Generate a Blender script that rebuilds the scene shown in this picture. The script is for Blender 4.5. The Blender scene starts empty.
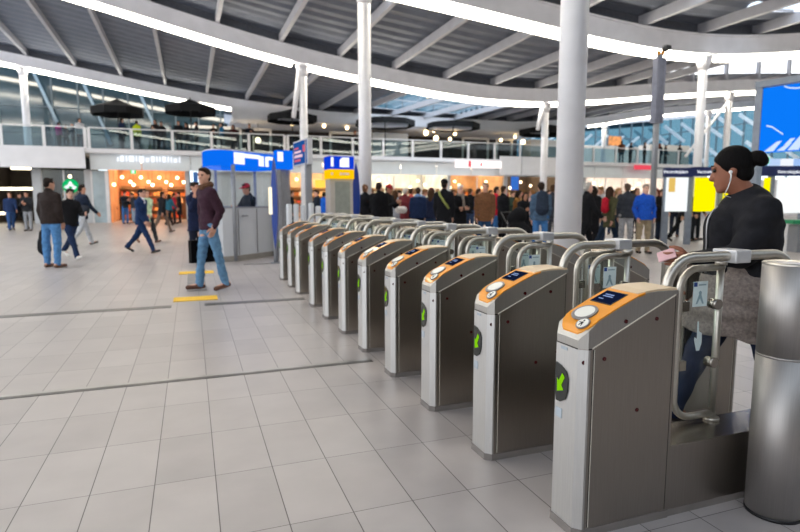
import bpy, math, random
import numpy as np
from mathutils import Vector, Matrix
random.seed(7); RNG = np.random.RandomState(7)
SC = bpy.context.scene
COL = SC.collection
PI = math.pi
# ------------------------------------------------------------------ camera
FPX, PITCH, YAW, CH = 566.0, 0.1159, 0.3526, 1.35
CF = np.array([math.sin(YAW)*math.cos(PITCH), math.cos(YAW)*math.cos(PITCH), -math.sin(PITCH)])
CR = np.array([math.cos(YAW), -math.sin(YAW), 0.0])
CU = np.cross(CR, CF)
CC = np.array([0.0, 0.0, CH])
def ray(u, v): return CF + CR*((u-400)/FPX) + CU*((266-v)/FPX)
def atz(u, v, z=0.0): d = ray(u, v); return CC + d*((z-CH)/d[2])
def aty(u, v, Y): d = ray(u, v); return CC + d*(Y/d[1])
def pd(u, v, dep): return CC + ray(u, v)*dep
cd = bpy.data.cameras.new('camera'); cam = bpy.data.objects.new('camera', cd); COL.objects.link(cam)
cd.sensor_width = 36.0; cd.lens = FPX/800*36
cam.location = CC
cam.rotation_euler = (PI/2-PITCH, 0, -YAW)
cd.dof.use_dof = True; cd.dof.focus_distance = 2.6; cd.dof.aperture_fstop = 2.6
cd.clip_end = 300
SC.camera = cam
SC.view_settings.view_transform = 'Standard'; SC.view_settings.look = 'None'
SC.view_settings.gamma = 1.0; SC.view_settings.use_curve_mapping = False
SC.cycles.use_denoising = True
SC.cycles.max_bounces = 8; SC.cycles.transparent_max_bounces = 24
SC.cycles.sample_clamp_indirect = 6.0
# ------------------------------------------------------------------ materials
MATS = {}
def lin(c):
    if isinstance(c, str):
        c = tuple(int(c[i:i+2], 16)/255 for i in (0, 2, 4))
    return tuple(((x/12.92) if x <= .04045 else ((x+.055)/1.055)**2.4) for x in c[:3])
def newmat(key):
    m = bpy.data.materials.new(key); m.use_nodes = True
    nt = m.node_tree; nt.nodes.clear()
    out = nt.nodes.new('ShaderNodeOutputMaterial')
    return m, nt, out
def N(nt, typ, **kw):
    n = nt.nodes.new(typ)
    for k, v in kw.items():
        if k in n.inputs: n.inputs[k].default_value = v
        else: setattr(n, k, v)
    return n
def surf(key, col, rough=.6, metal=0.0, var=.12, scale=8.0, bump=0.0, stretch=(1,1,1), spec=.5, emit=0.0, ecol=None, coat=0.0):
    """principled surface with a noise driven colour variation and bump"""
    if key in MATS: return MATS[key]
    m, nt, out = newmat(key); L = nt.links
    c = lin(col)
    b = N(nt, 'ShaderNodeBsdfPrincipled'); b.inputs['Roughness'].default_value = rough
    b.inputs['Metallic'].default_value = metal; b.inputs['Specular IOR Level'].default_value = spec
    b.inputs['Coat Weight'].default_value = coat
    tc = N(nt, 'ShaderNodeTexCoord'); mp = N(nt, 'ShaderNodeMapping'); mp.inputs['Scale'].default_value = stretch
    L.new(tc.outputs['Object'], mp.inputs['Vector'])
    nz = N(nt, 'ShaderNodeTexNoise'); nz.inputs['Scale'].default_value = scale; nz.inputs['Detail'].default_value = 4
    L.new(mp.outputs['Vector'], nz.inputs['Vector'])
    rp = N(nt, 'ShaderNodeValToRGB')
    rp.color_ramp.elements[0].position = .3; rp.color_ramp.elements[1].position = .7
    rp.color_ramp.elements[0].color = tuple(x*(1-var) for x in c)+(1,)
    rp.color_ramp.elements[1].color = tuple(min(1, x*(1+var)) for x in c)+(1,)
    L.new(nz.outputs['Fac'], rp.inputs['Fac']); L.new(rp.outputs['Color'], b.inputs['Base Color'])
    if bump:
        bp = N(nt, 'ShaderNodeBump'); bp.inputs['Strength'].default_value = bump; bp.inputs['Distance'].default_value = .01
        L.new(nz.outputs['Fac'], bp.inputs['Height']); L.new(bp.outputs['Normal'], b.inputs['Normal'])
    if emit:
        b.inputs['Emission Color'].default_value = lin(ecol or col)+(1,); b.inputs['Emission Strength'].default_value = emit
    L.new(b.outputs['BSDF'], out.inputs['Surface'])
    MATS[key] = m
    return m
def cloth(col):
    return surf('cloth_'+col, col, rough=.9, var=.22, scale=22, bump=.35, spec=.2)
def glass(key, tint=(.92, .97, .96), ior=1.45, gl=.06, rough=.02):
    """a clear pane: tinted transmission with a fresnel reflection"""
    if key in MATS: return MATS[key]
    m, nt, out = newmat(key); L = nt.links
    t = N(nt, 'ShaderNodeBsdfTransparent'); t.inputs['Color'].default_value = tint+(1,)
    g = N(nt, 'ShaderNodeBsdfGlossy'); g.inputs['Roughness'].default_value = rough
    lw = N(nt, 'ShaderNodeLayerWeight'); lw.inputs['Blend'].default_value = .5
    pw = N(nt, 'ShaderNodeMath', operation='POWER'); pw.inputs[1].default_value = 5.0; L.new(lw.outputs['Facing'], pw.inputs[0])
    f = N(nt, 'ShaderNodeMath', operation='MULTIPLY_ADD'); f.inputs[1].default_value = .7; f.inputs[2].default_value = .025; L.new(pw.outputs[0], f.inputs[0])
    nz = N(nt, 'ShaderNodeTexNoise'); nz.inputs['Scale'].default_value = 3.0
    mu = N(nt, 'ShaderNodeMath', operation='MULTIPLY_ADD'); mu.inputs[1].default_value = gl*.4; 
    L.new(nz.outputs['Fac'], mu.inputs[0]); L.new(f.outputs[0], mu.inputs[2])
    mx = N(nt, 'ShaderNodeMixShader')
    L.new(mu.outputs[0], mx.inputs['Fac']); L.new(t.outputs[0], mx.inputs[1]); L.new(g.outputs[0], mx.inputs[2])
    L.new(mx.outputs[0], out.inputs['Surface']); MATS[key] = m
    return m
def glow(key, col, strength, var=.08, scale=4):
    """something that gives off light: lamp, screen, backlit sign"""
    if key in MATS: return MATS[key]
    m, nt, out = newmat(key); L = nt.links
    e = N(nt, 'ShaderNodeEmission'); e.inputs['Strength'].default_value = strength
    nz = N(nt, 'ShaderNodeTexNoise'); nz.inputs['Scale'].default_value = scale
    rp = N(nt, 'ShaderNodeValToRGB'); c = lin(col)
    rp.color_ramp.elements[0].color = tuple(x*(1-var) for x in c)+(1,); rp.color_ramp.elements[1].color = tuple(x for x in c)+(1,)
    L.new(nz.outputs['Fac'], rp.inputs['Fac']); L.new(rp.outputs['Color'], e.inputs['Color'])
    L.new(e.outputs[0], out.inputs['Surface']); MATS[key] = m
    return m
def steel(key, col='b9b5ae', rough=.34, axis='z', var=.1, bump=.04):
    st = {'z': (60, 60, 1.5), 'x': (1.5, 60, 60), 'n': (14, 14, 14)}[axis]
    return surf(key, col, rough=rough, metal=1.0, var=var, scale=4, bump=bump, stretch=st)
# ------------------------------------------------------------------ mesh collecting
ORG = {}
class MB:
    def __init__(s): s.v = []; s.f = []; s.m = []; s.sm = []
    def add(s, verts, faces, mi=0, smooth=False):
        o = len(s.v); s.v += [tuple(map(float, p)) for p in verts]
        for f in faces: s.f.append(tuple(i+o for i in f)); s.m.append(mi); s.sm.append(smooth)
        return s
    def box(s, x0, x1, y0, y1, z0, z1, mi=0, M=None):
        v = [(x, y, z) for z in (z0, z1) for y in (y0, y1) for x in (x0, x1)]
        if M is not None: v = [tuple(M @ Vector(p)) for p in v]
        return s.add(v, [(0,2,3,1),(4,5,7,6),(0,1,5,4),(2,6,7,3),(0,4,6,2),(1,3,7,5)], mi)
    def bar(s, a, b, w, h=None, mi=0, up=(0,0,1)):
        """rectangular bar from a to b"""
        h = h or w; a = Vector(a); b = Vector(b); d = (b-a).normalized()
        u = Vector(up)
        if abs(d.dot(u)) > .98: u = Vector((1,0,0))
        x = d.cross(u).normalized(); y = x.cross(d)
        v = [p+x*i*w/2+y*j*h/2 for p in (a, b) for j in (-1,1) for i in (-1,1)]
        return s.add(v, [(0,2,3,1),(4,5,7,6),(0,1,5,4),(2,6,7,3),(0,4,6,2),(1,3,7,5)], mi)
    def tube(s, pts, r, n=10, mi=0, closed=False, caps=True, flat=None):
        """round tube through pts; r a number or one per point"""
        P = [Vector(p) for p in pts]; k = len(P); R = [r]*k if not hasattr(r, '__len__') else list(r)
        T = []
        for i in range(k):
            a = P[(i-1) % k] if (closed or i > 0) else P[i]; b = P[(i+1) % k] if (closed or i < k-1) else P[i]
            T.append((b-a).normalized())
        u = Vector((0,0,1)) if abs(T[0].z) < .9 else Vector((0,1,0))
        x = T[0].cross(u).normalized(); vs = []
        for i in range(k):
            x = (x - T[i]*x.dot(T[i])).normalized(); y = T[i].cross(x)
            for j in range(n):
                a = 2*PI*j/n
                vs.append(P[i]+(x*math.cos(a)+y*math.sin(a))*R[i])
        fs = []
        for i in range(k if closed else k-1):
            for j in range(n):
                a = i*n+j; b = i*n+(j+1) % n; c = ((i+1) % k)*n+(j+1) % n; d = ((i+1) % k)*n+j
                fs.append((a, b, c, d))
        s.add(vs, fs, mi, True)
        if caps and not closed:
            o = len(s.v)-k*n
            s.f.append(tuple(o+j for j in reversed(range(n)))); s.m.append(mi); s.sm.append(False)
            s.f.append(tuple(o+(k-1)*n+j for j in range(n))); s.m.append(mi); s.sm.append(False)
        return s
    def cyl(s, c, r, z0, z1, n=24, mi=0, r1=None):
        return s.tube([(c[0], c[1], z0), (c[0], c[1], z1)], [r, r if r1 is None else r1], n, mi)
    def lathe(s, c, prof, n=20, mi=0):
        """prof: (radius, z) pairs about the vertical through c"""
        vs = [(c[0]+r*math.cos(2*PI*j/n), c[1]+r*math.sin(2*PI*j/n), c[2]+z) for r, z in prof for j in range(n)]
        fs = [(i*n+j, i*n+(j+1) % n, (i+1)*n+(j+1) % n, (i+1)*n+j) for i in range(len(prof)-1) for j in range(n)]
        return s.add(vs, fs, mi, True)
    def ball(s, c, r, mi=0, n=10, m=7):
        R = (r, r, r) if not hasattr(r, '__len__') else r
        vs = []; fs = []
        for i in range(m+1):
            t = PI*i/m
            for j in range(n):
                a = 2*PI*j/n
                vs.append((c[0]+R[0]*math.sin(t)*math.cos(a), c[1]+R[1]*math.sin(t)*math.sin(a), c[2]+R[2]*math.cos(t)))
        for i in range(m):
            for j in range(n): fs.append((i*n+j, (i+1)*n+j, (i+1)*n+(j+1) % n, i*n+(j+1) % n))
        return s.add(vs, fs, mi, True)
    def prism(s, poly, y0, y1, mi=0, M=None):
        """polygon of (x, z) extruded along y"""
        n = len(poly); v = [(x, y0, z) for x, z in poly]+[(x, y1, z) for x, z in poly]
        if M is not None: v = [tuple(M @ Vector(p)) for p in v]
        f = [tuple(range(n)), tuple(range(2*n-1, n-1, -1))]+[(i, i+n, (i+1) % n+n, (i+1) % n) for i in range(n)]
        return s.add(v, f, mi)
    def slab(s, xs, w, z0, z1, mi=0, yoff=0.0, smooth=False):
        """stations along x with half width w(x), from z0(x) to z1(x)"""
        vs = []
        for x in xs:
            for y, z in ((-w(x), z0(x)), (w(x), z0(x)), (w(x), z1(x)), (-w(x), z1(x))): vs.append((x, y+yoff, z))
        fs = [(3, 2, 1, 0)]; k = len(xs)
        for i in range(k-1):
            a = 4*i
            for j in range(4): fs.append((a+j, a+(j+1) % 4, a+4+(j+1) % 4, a+4+j))
        fs.append((4*k-4, 4*k-3, 4*k-2, 4*k-1))
        return s.add(vs, fs, mi, smooth)
    def build(s, name, mats, parent=None, origin=None):
        me = bpy.data.meshes.new(name); o = bpy.data.objects.new(name, me); COL.objects.link(o)
        org = Vector((0,0,0))
        if parent is not None:
            o.parent = parent; org = ORG.get(parent.name, org); ORG[o.name] = org
        elif origin is not None:
            org = Vector(origin); o.location = org; ORG[o.name] = org
        v = np.array(s.v, dtype=np.float64).reshape(-1, 3)-np.array(org)
        me.from_pydata(v.tolist(), [], s.f)
        if not isinstance(mats, (list, tuple)): mats = [mats]
        for m in mats: me.materials.append(m)
        me.polygons.foreach_set('material_index', s.m); me.polygons.foreach_set('use_smooth', s.sm)
        me.update()
        return o
def tag(o, label, cat, group=None):
    o['label'] = label; o['category'] = cat
    if group: o['group'] = group
    return o
def struct(o): o['kind'] = 'structure'; return o
def empty(name, loc, label=None, cat=None, group=None, rz=0.0, local=False):
    """an Empty at the base of a thing; parts give world coordinates unless local"""
    o = bpy.data.objects.new(name, None); COL.objects.link(o); o.empty_display_size = .1
    o.location = loc; o.rotation_euler.z = rz
    ORG[o.name] = Vector((0,0,0)) if local else Vector(loc)
    if label: tag(o, label, cat, group)
    return o
def text_mesh(txt, size, M, extrude=.002):
    """letters as mesh data laid out by matrix M"""
    c = bpy.data.curves.new('t', 'FONT'); c.body = txt; c.size = size; c.extrude = extrude; c.align_x = 'CENTER'; c.align_y = 'CENTER'
    o = bpy.data.objects.new('t', c); COL.objects.link(o)
    bpy.context.view_layer.update()
    me = bpy.data.meshes.new_from_object(o)
    vs = [tuple(M @ v.co) for v in me.vertices]; fs = [tuple(p.vertices) for p in me.polygons]
    bpy.data.objects.remove(o); bpy.data.curves.remove(c); bpy.data.meshes.remove(me)
    return vs, fs
def frame(o, x, y):
    """matrix with local x, y axes in world and origin o"""
    x = Vector(x).normalized(); y = Vector(y).normalized(); z = x.cross(y).normalized()
    M = Matrix((x, y, z)).transposed().to_4x4(); M.translation = Vector(o); return M
def lerp_tab(tab):
    xs = np.array([a for a, b in tab]); zs = np.array([b for a, b in tab])
    # smooth: dense resample then box filter
    def f(x):
        q = np.linspace(-2.2, 2.2, 9)
        return float(np.mean(np.interp(x+q, xs, zs)))
    return f
WORLD_STRENGTH = 2.2
STRIP_STRENGTH = 14.0
SKYCELLS = {(3, 12): (.08, .92), (3, 13): (.08, .92), (3, 14): (.08, .92), (2, 9): (.12, .3), (1, 14): (.5, .85), (1, 12): (.45, .75), (1, 9): (.2, .4), (4, 8): (.1, .9), (4, 13): (.1, .9), (4, 16): (.1, .9)}
for i_ in range(30):  # unseen roof cells, glazed only to bring in more daylight
    SKYCELLS[(0, i_)] = (.06, .30)
    if i_ < 6: SKYCELLS[(1, i_)] = (.06, .94)
    if i_ < 4: SKYCELLS[(2, i_)] = (.06, .94)
    if i_ < 2: SKYCELLS[(3, i_)] = (.06, .94)
    SKYCELLS[(4, i_)] = (.05, .95); SKYCELLS[(5, i_)] = (.05, .95)  # rear bays opened as added skylights to light balcony and shops
SC.view_settings.exposure = 0.12
# ------------------------------------------------------------------ world
w = bpy.data.worlds.new('sky'); SC.world = w; w.use_nodes = True
nt = w.node_tree; nt.nodes.clear()
wo = nt.nodes.new('ShaderNodeOutputWorld'); bg = nt.nodes.new('ShaderNodeBackground')
tc = nt.nodes.new('ShaderNodeTexCoord'); sx = nt.nodes.new('ShaderNodeSeparateXYZ'); rp = nt.nodes.new('ShaderNodeValToRGB')
nt.links.new(tc.outputs['Generated'], sx.inputs[0]); nt.links.new(sx.outputs['Z'], rp.inputs['Fac'])
rp.color_ramp.elements[0].color = (.92, .94, .97, 1); rp.color_ramp.elements[1].color = (.82, .90, 1.0, 1)
nt.links.new(rp.outputs['Color'], bg.inputs['Color']); bg.inputs['Strength'].default_value = WORLD_STRENGTH
nt.links.new(bg.outputs[0], wo.inputs['Surface'])
# ------------------------------------------------------------------ floor
TA, TB, TX, TY = .2757, .5541, -.7648, 2.806
def floor_mat():
    m, nt, out = newmat('floor_tiles'); L = nt.links
    b = N(nt, 'ShaderNodeBsdfPrincipled')
    tc = N(nt, 'ShaderNodeTexCoord'); sp = N(nt, 'ShaderNodeSeparateXYZ'); L.new(tc.outputs['Object'], sp.inputs[0])
    def mth(op, a, bb=None, c=None):
        n = N(nt, 'ShaderNodeMath', operation=op)
        for i, q in enumerate((a, bb, c)):
            if q is None: continue
            if isinstance(q, (int, float)): n.inputs[i].default_value = q
            else: L.new(q, n.inputs[i])
        return n.outputs[0]
    def cell(o, off, size):
        q = mth('DIVIDE', mth('SUBTRACT', o, off), size); fl = mth('FLOOR', q); fr = mth('SUBTRACT', q, fl)
        e = mth('MINIMUM', fr, mth('SUBTRACT', 1.0, fr)); return fl, mth('MULTIPLY', e, size)
    fx, ex = cell(sp.outputs['X'], TX, TA); fy, ey = cell(sp.outputs['Y'], TY, TB)
    e = mth('MINIMUM', ex, mth('MULTIPLY', ey, 1.25))
    mr = N(nt, 'ShaderNodeMapRange', interpolation_type='SMOOTHSTEP'); mr.inputs['From Min'].default_value = .0012; mr.inputs['From Max'].default_value = .0032
    L.new(e, mr.inputs['Value'])
    cv = N(nt, 'ShaderNodeCombineXYZ'); L.new(fx, cv.inputs[0]); L.new(fy, cv.inputs[1])
    wn = N(nt, 'ShaderNodeTexWhiteNoise', noise_dimensions='2D'); L.new(cv.outputs[0], wn.inputs['Vector'])
    nz = N(nt, 'ShaderNodeTexNoise'); nz.inputs['Scale'].default_value = 3.0; nz.inputs['Detail'].default_value = 6; L.new(tc.outputs['Object'], nz.inputs['Vector'])
    s = mth('ADD', mth('MULTIPLY', wn.outputs['Value'], .28), mth('MULTIPLY', nz.outputs['Fac'], .7))
    rp = N(nt, 'ShaderNodeValToRGB'); L.new(s, rp.inputs['Fac'])
    rp.color_ramp.elements[0].position = .2; rp.color_ramp.elements[1].position = .85
    rp.color_ramp.elements[0].color = lin('9f9896')+(1,); rp.color_ramp.elements[1].color = lin('bab3b0')+(1,)
    mx = N(nt, 'ShaderNodeMix', data_type='RGBA'); L.new(mr.outputs[0], mx.inputs['Factor'])
    mx.inputs['A'].default_value = lin('4e4844')+(1,); L.new(rp.outputs['Color'], mx.inputs['B'])
    L.new(mx.outputs['Result'], b.inputs['Base Color'])
    r2 = mth('MULTIPLY_ADD', nz.outputs['Fac'], .16, .24); L.new(r2, b.inputs['Roughness'])
    b.inputs['Specular IOR Level'].default_value = .5
    bp = N(nt, 'ShaderNodeBump'); bp.inputs['Strength'].default_value = .3; bp.inputs['Distance'].default_value = .002
    L.new(mr.outputs[0], bp.inputs['Height']); L.new(bp.outputs['Normal'], b.inputs['Normal'])
    L.new(b.outputs[0], out.inputs['Surface']); return m
struct(MB().box(-30, 70, -16, 62, -.2, 0).build('floor', floor_mat()))
M_white = surf('white_paint', 'ebebef', rough=.45, var=.04, scale=3)
M_beam = surf('beam_paint', 'e8e8ee', rough=.45, var=.05, scale=2)
M_grey = surf('grey_metal', '8f9298', rough=.45, var=.08, scale=4, metal=.3)
M_dark = surf('dark_metal', '2a2b2e', rough=.5, var=.15)
M_black = surf('black_plastic', '101113', rough=.45, var=.2)
M_strip = surf('floor_metal', '6a6765', rough=.4, metal=.5, var=.2, scale=6)
M_stripl = surf('floor_metal_light', 'aeacaa', rough=.3, metal=.8, var=.15, scale=6)
M_yel = surf('tactile_yellow', 'e8b92c', rough=.7, var=.08, scale=10)
st = MB().box(-30, 1.39, 4.43, 4.47, 0, .004, 0).box(-30, 1.39, 4.47, 4.515, 0, .006, 1); struct(st.build('trim_1', [M_strip, M_stripl]))
struct(MB().box(-30, -.28, 7.60, 7.76, 0, .004).box(.12, 1.42, 7.60, 7.76, 0, .004).build('trim_2', M_strip))
struct(MB().box(1.0, 2.1, 12.2, 12.34, 0, .004).build('trim_3', M_strip))
tag(MB().box(-.27, .30, 8.02, 8.36, 0, .008).build('tactile_strip', M_yel), 'yellow tactile floor strip in front of the man in the maroon jacket', 'floor marking')
tag(MB().box(-.25, .36, 11.0, 11.38, 0, .008).build('tactile_strip', M_yel), 'yellow tactile floor strip behind the man in the maroon jacket', 'floor marking')
tag(MB().box(-.10, .18, 8.9, 11.0, 0, .006).build('guide_path', surf('guide_grey', '8a8684', rough=.7)), 'grey guide path between the two yellow floor strips', 'floor marking')
# ------------------------------------------------------------------ roof
tabB = [(-14,9.6),(-8,8.6),(0,7.55),(5.8,7.0),(7.5,6.86),(11.2,6.47),(14.4,6.22),(16,6.18),(17,6.2),(20,6.48),(22.2,6.8),(30,7.9),(45,10),(60,11.5)]
tab1 = [(-16,11.2),(-10,10.2),(-4,9.03),(-1,8.34),(1.2,7.83),(4.6,7.16),(7.8,6.73),(11.6,6.27),(15,6.1),(17.6,6.2),(20.5,6.45),(24.2,6.94),(27.5,7.3),(32.2,7.75),(40,8.3),(60,9.6)]
tab3 = [(-24,10.2),(-14,9.2),(-9.3,8.57),(-7.9,8.36),(-4.56,7.79),(.77,6.98),(2.4,6.8),(8,6.3),(16,6.0),(23,6.3),(29.3,6.9),(34.7,7.9),(46,9.2),(60,10.5)]
tab3 = [(a*1.135, (b-1.35)*1.135+1.35) for a, b in tab3]
BEAMS = [(-6.0, lerp_tab(tabB)), (6.5, lerp_tab(tabB)), (15.8, lerp_tab(tabB)), (25.9, lerp_tab(tab1)), (42.0, lerp_tab(tab3)), (50.0, lerp_tab(tab3)), (58.5, lerp_tab(tab3))]
X0R, X1R = -20.0, 57.2
BH = .78
M_deckp = surf('closure_shadow', '5a5e68', rough=.6)  # closes the gap; darkened to stand for the shadow above the beams
M_lamp = glow('lamp_strip', 'fff6e4', STRIP_STRENGTH, var=.02)
COLX = [-8.15, 4.75, 17.65, 30.55, 43.45]
names = {0: 'behind the viewer', 1: 'over the first ticket gates', 2: 'on the second roof beam', 3: 'on the third roof beam', 4: 'on the roof beam above the balcony', 5: 'behind the balcony', 6: 'at the far end'}
spans = {0: 'far left', 1: 'left', 2: 'centre left', 3: 'centre', 4: 'right', 5: 'far right'}
for bi, (Y, f) in enumerate(BEAMS):
    xs = np.arange(X0R, X1R+.01, .6)
    b = MB(); b.slab(xs, lambda x: .22, lambda x: f(x)+.19, lambda x: f(x)+BH, yoff=Y, smooth=False)
    b.slab(xs, lambda x: .30, lambda x: f(x)+BH, lambda x: f(x)+BH+.06, yoff=Y)
    struct(b.build('beam', M_beam))
    c_ = MB(); c_.slab([q for q in xs if not (bi == 3 and q > 25)], lambda x: .04, lambda x: f(x)+BH+.06, lambda x: f(x)+BH+.52, yoff=Y+.1); struct(c_.build('trim_%d' % (10+bi), M_deckp))
    if bi in (0, 5, 6): continue
    edges = [X0R]+COLX+[X1R]
    if bi == 4: edges = [X0R, -9.4, 3.2, 32.9, 35.0, 44.6, X1R]
    for k in range(len(edges)-1):
        a, c = edges[k]+.32, edges[k+1]-.32
        if bi == 4 and k == 2: continue
        s = MB().slab(np.linspace(a, c, 22), lambda x: .215, lambda x: f(x), lambda x: f(x)+.185, yoff=Y)
        o = s.build('light_strip', M_lamp)
        tag(o, 'white light strip %s, %s piece' % (names[bi], spans[k]), 'ceiling light', 'light strips along the roof beams')
M_pur = surf('purlin_paint', 'c2c2c8', rough=.5, var=.06, scale=3)
PX = np.arange(-19.6, X1R, 2.62)
M_deck = surf('roof_deck', '757b88', rough=.55, var=.1, scale=2, metal=.2)
M_sky = glass('skylight_glass', (.85, .93, 1.0), gl=.02)
SKY = {(2, 12): None, (3, 10): None, (3, 13): None, (1, 16): None}
def zt(bi, x): return BEAMS[bi][1](x)+BH+.06
deck = MB(); nwin = 0
def lift(bi, x): return 1.35*min(1, max(0, (x-25)/4)) if bi == 3 else 0.0
for bi in range(len(BEAMS)-1):
    Ya, Yb = BEAMS[bi][0], BEAMS[bi+1][0]
    zB = (lambda x: zt(3, x)+lift(3, x)) if bi == 2 else (lambda x, q=bi+1: zt(q, x))
    for i, x in enumerate(PX):
        za, zb = zt(bi, x), zB(x)
        p = MB().bar((x, Ya, za+.22), (x, Yb, zb+.22), .16, .34)
        p.box(x-.1, x+.1, Ya-.12, Ya+.12, za, za+.12); p.box(x-.06 if zb > zt(bi+1, x)+.1 else x-.1, x+.06 if zb > zt(bi+1, x)+.1 else x+.1, Yb-.12, Yb+.12, zt(bi+1, x), zb+.12)
        struct(p.build('purlin', M_pur))
    n = int((Yb-Ya)/.21)
    for i in range(len(PX)-1):
        xa, xb = PX[i], PX[i+1]
        g0, g1 = 2, -1
        if (bi, i) in SKYCELLS: g0, g1 = SKYCELLS[(bi, i)]
        xs3 = [xa, (xa+xb)/2, xb]; rows = []
        for j in range(n+1):
            t = j/n; y = Ya+(Yb-Ya)*t
            rows.append([(x, y, (1-t)*zt(bi, x)+t*zB(x)+.41+(.09 if (j//2) % 2 else 0)) for x in xs3])
        for j in range(n):
            t = (j+.5)/n
            if g0 <= t <= g1: continue
            for k in range(2):
                deck.add([rows[j][k], rows[j][k+1], rows[j+1][k+1], rows[j+1][k]], [(0, 1, 2, 3)])
        if g1 > g0:
            nwin += 1
            def pt(x, t, dz): return (x, Ya+(Yb-Ya)*t, (1-t)*zt(bi, x)+t*zB(x)+dz)
            wdw = MB(); wdw.add([pt(xa, g0, .5), pt(xb, g0, .5), pt(xb, g1, .5), pt(xa, g1, .5)], [(0, 1, 2, 3)])
            o = struct(wdw.build('window_%d' % nwin, M_sky))  # the added unseen skylights are built here too
            fr = MB()
            for t in np.linspace(g0, g1, 4): fr.bar(pt(xa, t, .5), pt(xb, t, .5), .06)
            fr.build('window_frame', M_pur, o)
struct(deck.build('ceiling', M_deck))
# ------------------------------------------------------------------ columns
def column(x, y, top, r=.18, brace=False, z0=0):
    m = MB(); m.cyl((x, y), r, z0, top, 28); m.cyl((x, y), r+.05, z0, z0+.04, 28)
    m.cyl((x, y), r, top-.45, top+.02, 28, r1=r+.14)
    if brace:
        m.tube([(x-1.5, y, 3.2), (x-.15, y, top-.5)], [.11, .13], 12)
    o = struct(m.build('column', M_white)); return o
column(4.80, 6.45, BEAMS[1][1](4.85)+.1)
for x, r_ in ((4.75, .18), (17.3, .15), (30.55, .18)): column(x, 15.8, BEAMS[2][1](x)+.1, r=r_)
for x in (4.92, 17.65, 30.55, 43.45): column(x, 25.9, BEAMS[3][1](x)+.1, r=.18)
for x in (-9.45, 35.0): column(x, 42.2, BEAMS[4][1](x)+.1, r=.21, z0=4.3)
column(46.5, 41.5, BEAMS[4][1](46.5)+.1, r=.2)
br = MB()
for x in (4.92, 17.65): br.tube([(x-.45, 25.9, 5.0), (x-.1, 25.9, BEAMS[3][1](x)+.1)], [.10, .15], 12)
br.tube([(30.3, 25.9, 7.0), (27.4, 25.9, 3.9)], [.08, .08], 10)
struct(br.build('brace', M_white))
# ------------------------------------------------------------------ balcony
YM = 37.0
M_pale = surf('pale_panel', 'dfe6ea', rough=.35, var=.04, scale=1.2)
M_fascia = surf('fascia_white', 'e6e6ea', rough=.5, var=.03, scale=2)
struct(MB().box(-25, 41, YM, 57.5, 4.05, 4.3).build('floor_balcony', M_fascia))
fa = MB()
for k in range(4): fa.box(-5.5-4.2*(k+1)+.03, -5.5-4.2*k-.03, YM-.12, YM, 3.15, 4.34)
struct(fa.build('wall_fascia', M_fascia))
fb = MB()
for k in range(17): fb.box(-5.4+2.75*k+.02, -5.4+2.75*(k+1)-.02, YM+.5, YM+.56, 3.12, 4.05)
struct(fb.build('wall_signband', M_pale))
fw = MB()
xw0, xw1 = aty(499, 165, YM)[0], aty(562, 165, YM)[0]
for k in range(3): fw.box(xw0+(xw1-xw0)*k/3+.03, xw0+(xw1-xw0)*(k+1)/3-.03, YM-.15, YM, 3.2, 4.55)
struct(fw.build('wall_panel', M_fascia))
struct(MB().box(-25, 41, YM+.56, 44, 3.9, 4.05).build('ceiling_shops', surf('shop_ceiling', 'b9b2a8', rough=.7)))
M_rail = surf('rail_white', 'd8d8da', rough=.35, var=.05, metal=.2)
M_rglass = glass('rail_glass', (.55, .66, .70), gl=.05)
def railing(x0, x1, label):
    r = empty('balcony_railing', (x0, YM+.1, 4.3), label, 'railing')
    n = max(1, int(round((x1-x0)/2.05))); st = (x1-x0)/n
    MB().box(x0, x1, YM+.06, YM+.14, 5.44, 5.5).build('top_rail', M_rail, r)
    for k in range(n+1): MB().box(x0+st*k-.075, x0+st*k+.075, YM+.04, YM+.16, 4.28, 5.46).build('post', M_rail, r)
    for k in range(n): MB().box(x0+st*k+.085, x0+st*(k+1)-.085, YM+.09, YM+.105, 4.33, 5.38).build('glass_pane', M_rglass, r)
railing(-13.6, -5.5, 'glass balcony railing with white posts above the white fascia at the left')
railing(-5.3, 5.8, 'glass balcony railing above the shop doors with two black parasols behind')
railing(6.0, 25.3, 'long glass balcony railing in front of the upstairs restaurant')
railing(25.5, 40.6, 'glass balcony railing with people behind it near the tall grey mast')
# dark glass wall of the upper floor and its mullions
M_dglass = surf('dark_glass', '2c4048', rough=.08, var=.25, scale=.5, spec=1.0)
o = struct(MB().box(-25, 2.6, 45.0, 45.1, 4.3, 12.5).build('window_20', M_dglass))
mm = MB()
for x in np.arange(-24, 2.6, 1.55): mm.box(x-.05, x+.05, 44.9, 45.0, 4.3, 12)
for z in (5.9, 7.6): mm.box(-25, 2.6, 44.92, 45.0, z-.04, z+.04)
mm.build('window_frame', surf('mullion', '56646c', rough=.5), o)
br = MB()
for x in (-8.6, -5.9, -2.6): br.tube([(x-.8, 44.5, 9.8), (x+.9, 44.5, 5.2)], .10, 8)
struct(br.build('brace', surf('brace_steel', '8598a6', rough=.5)))
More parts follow.
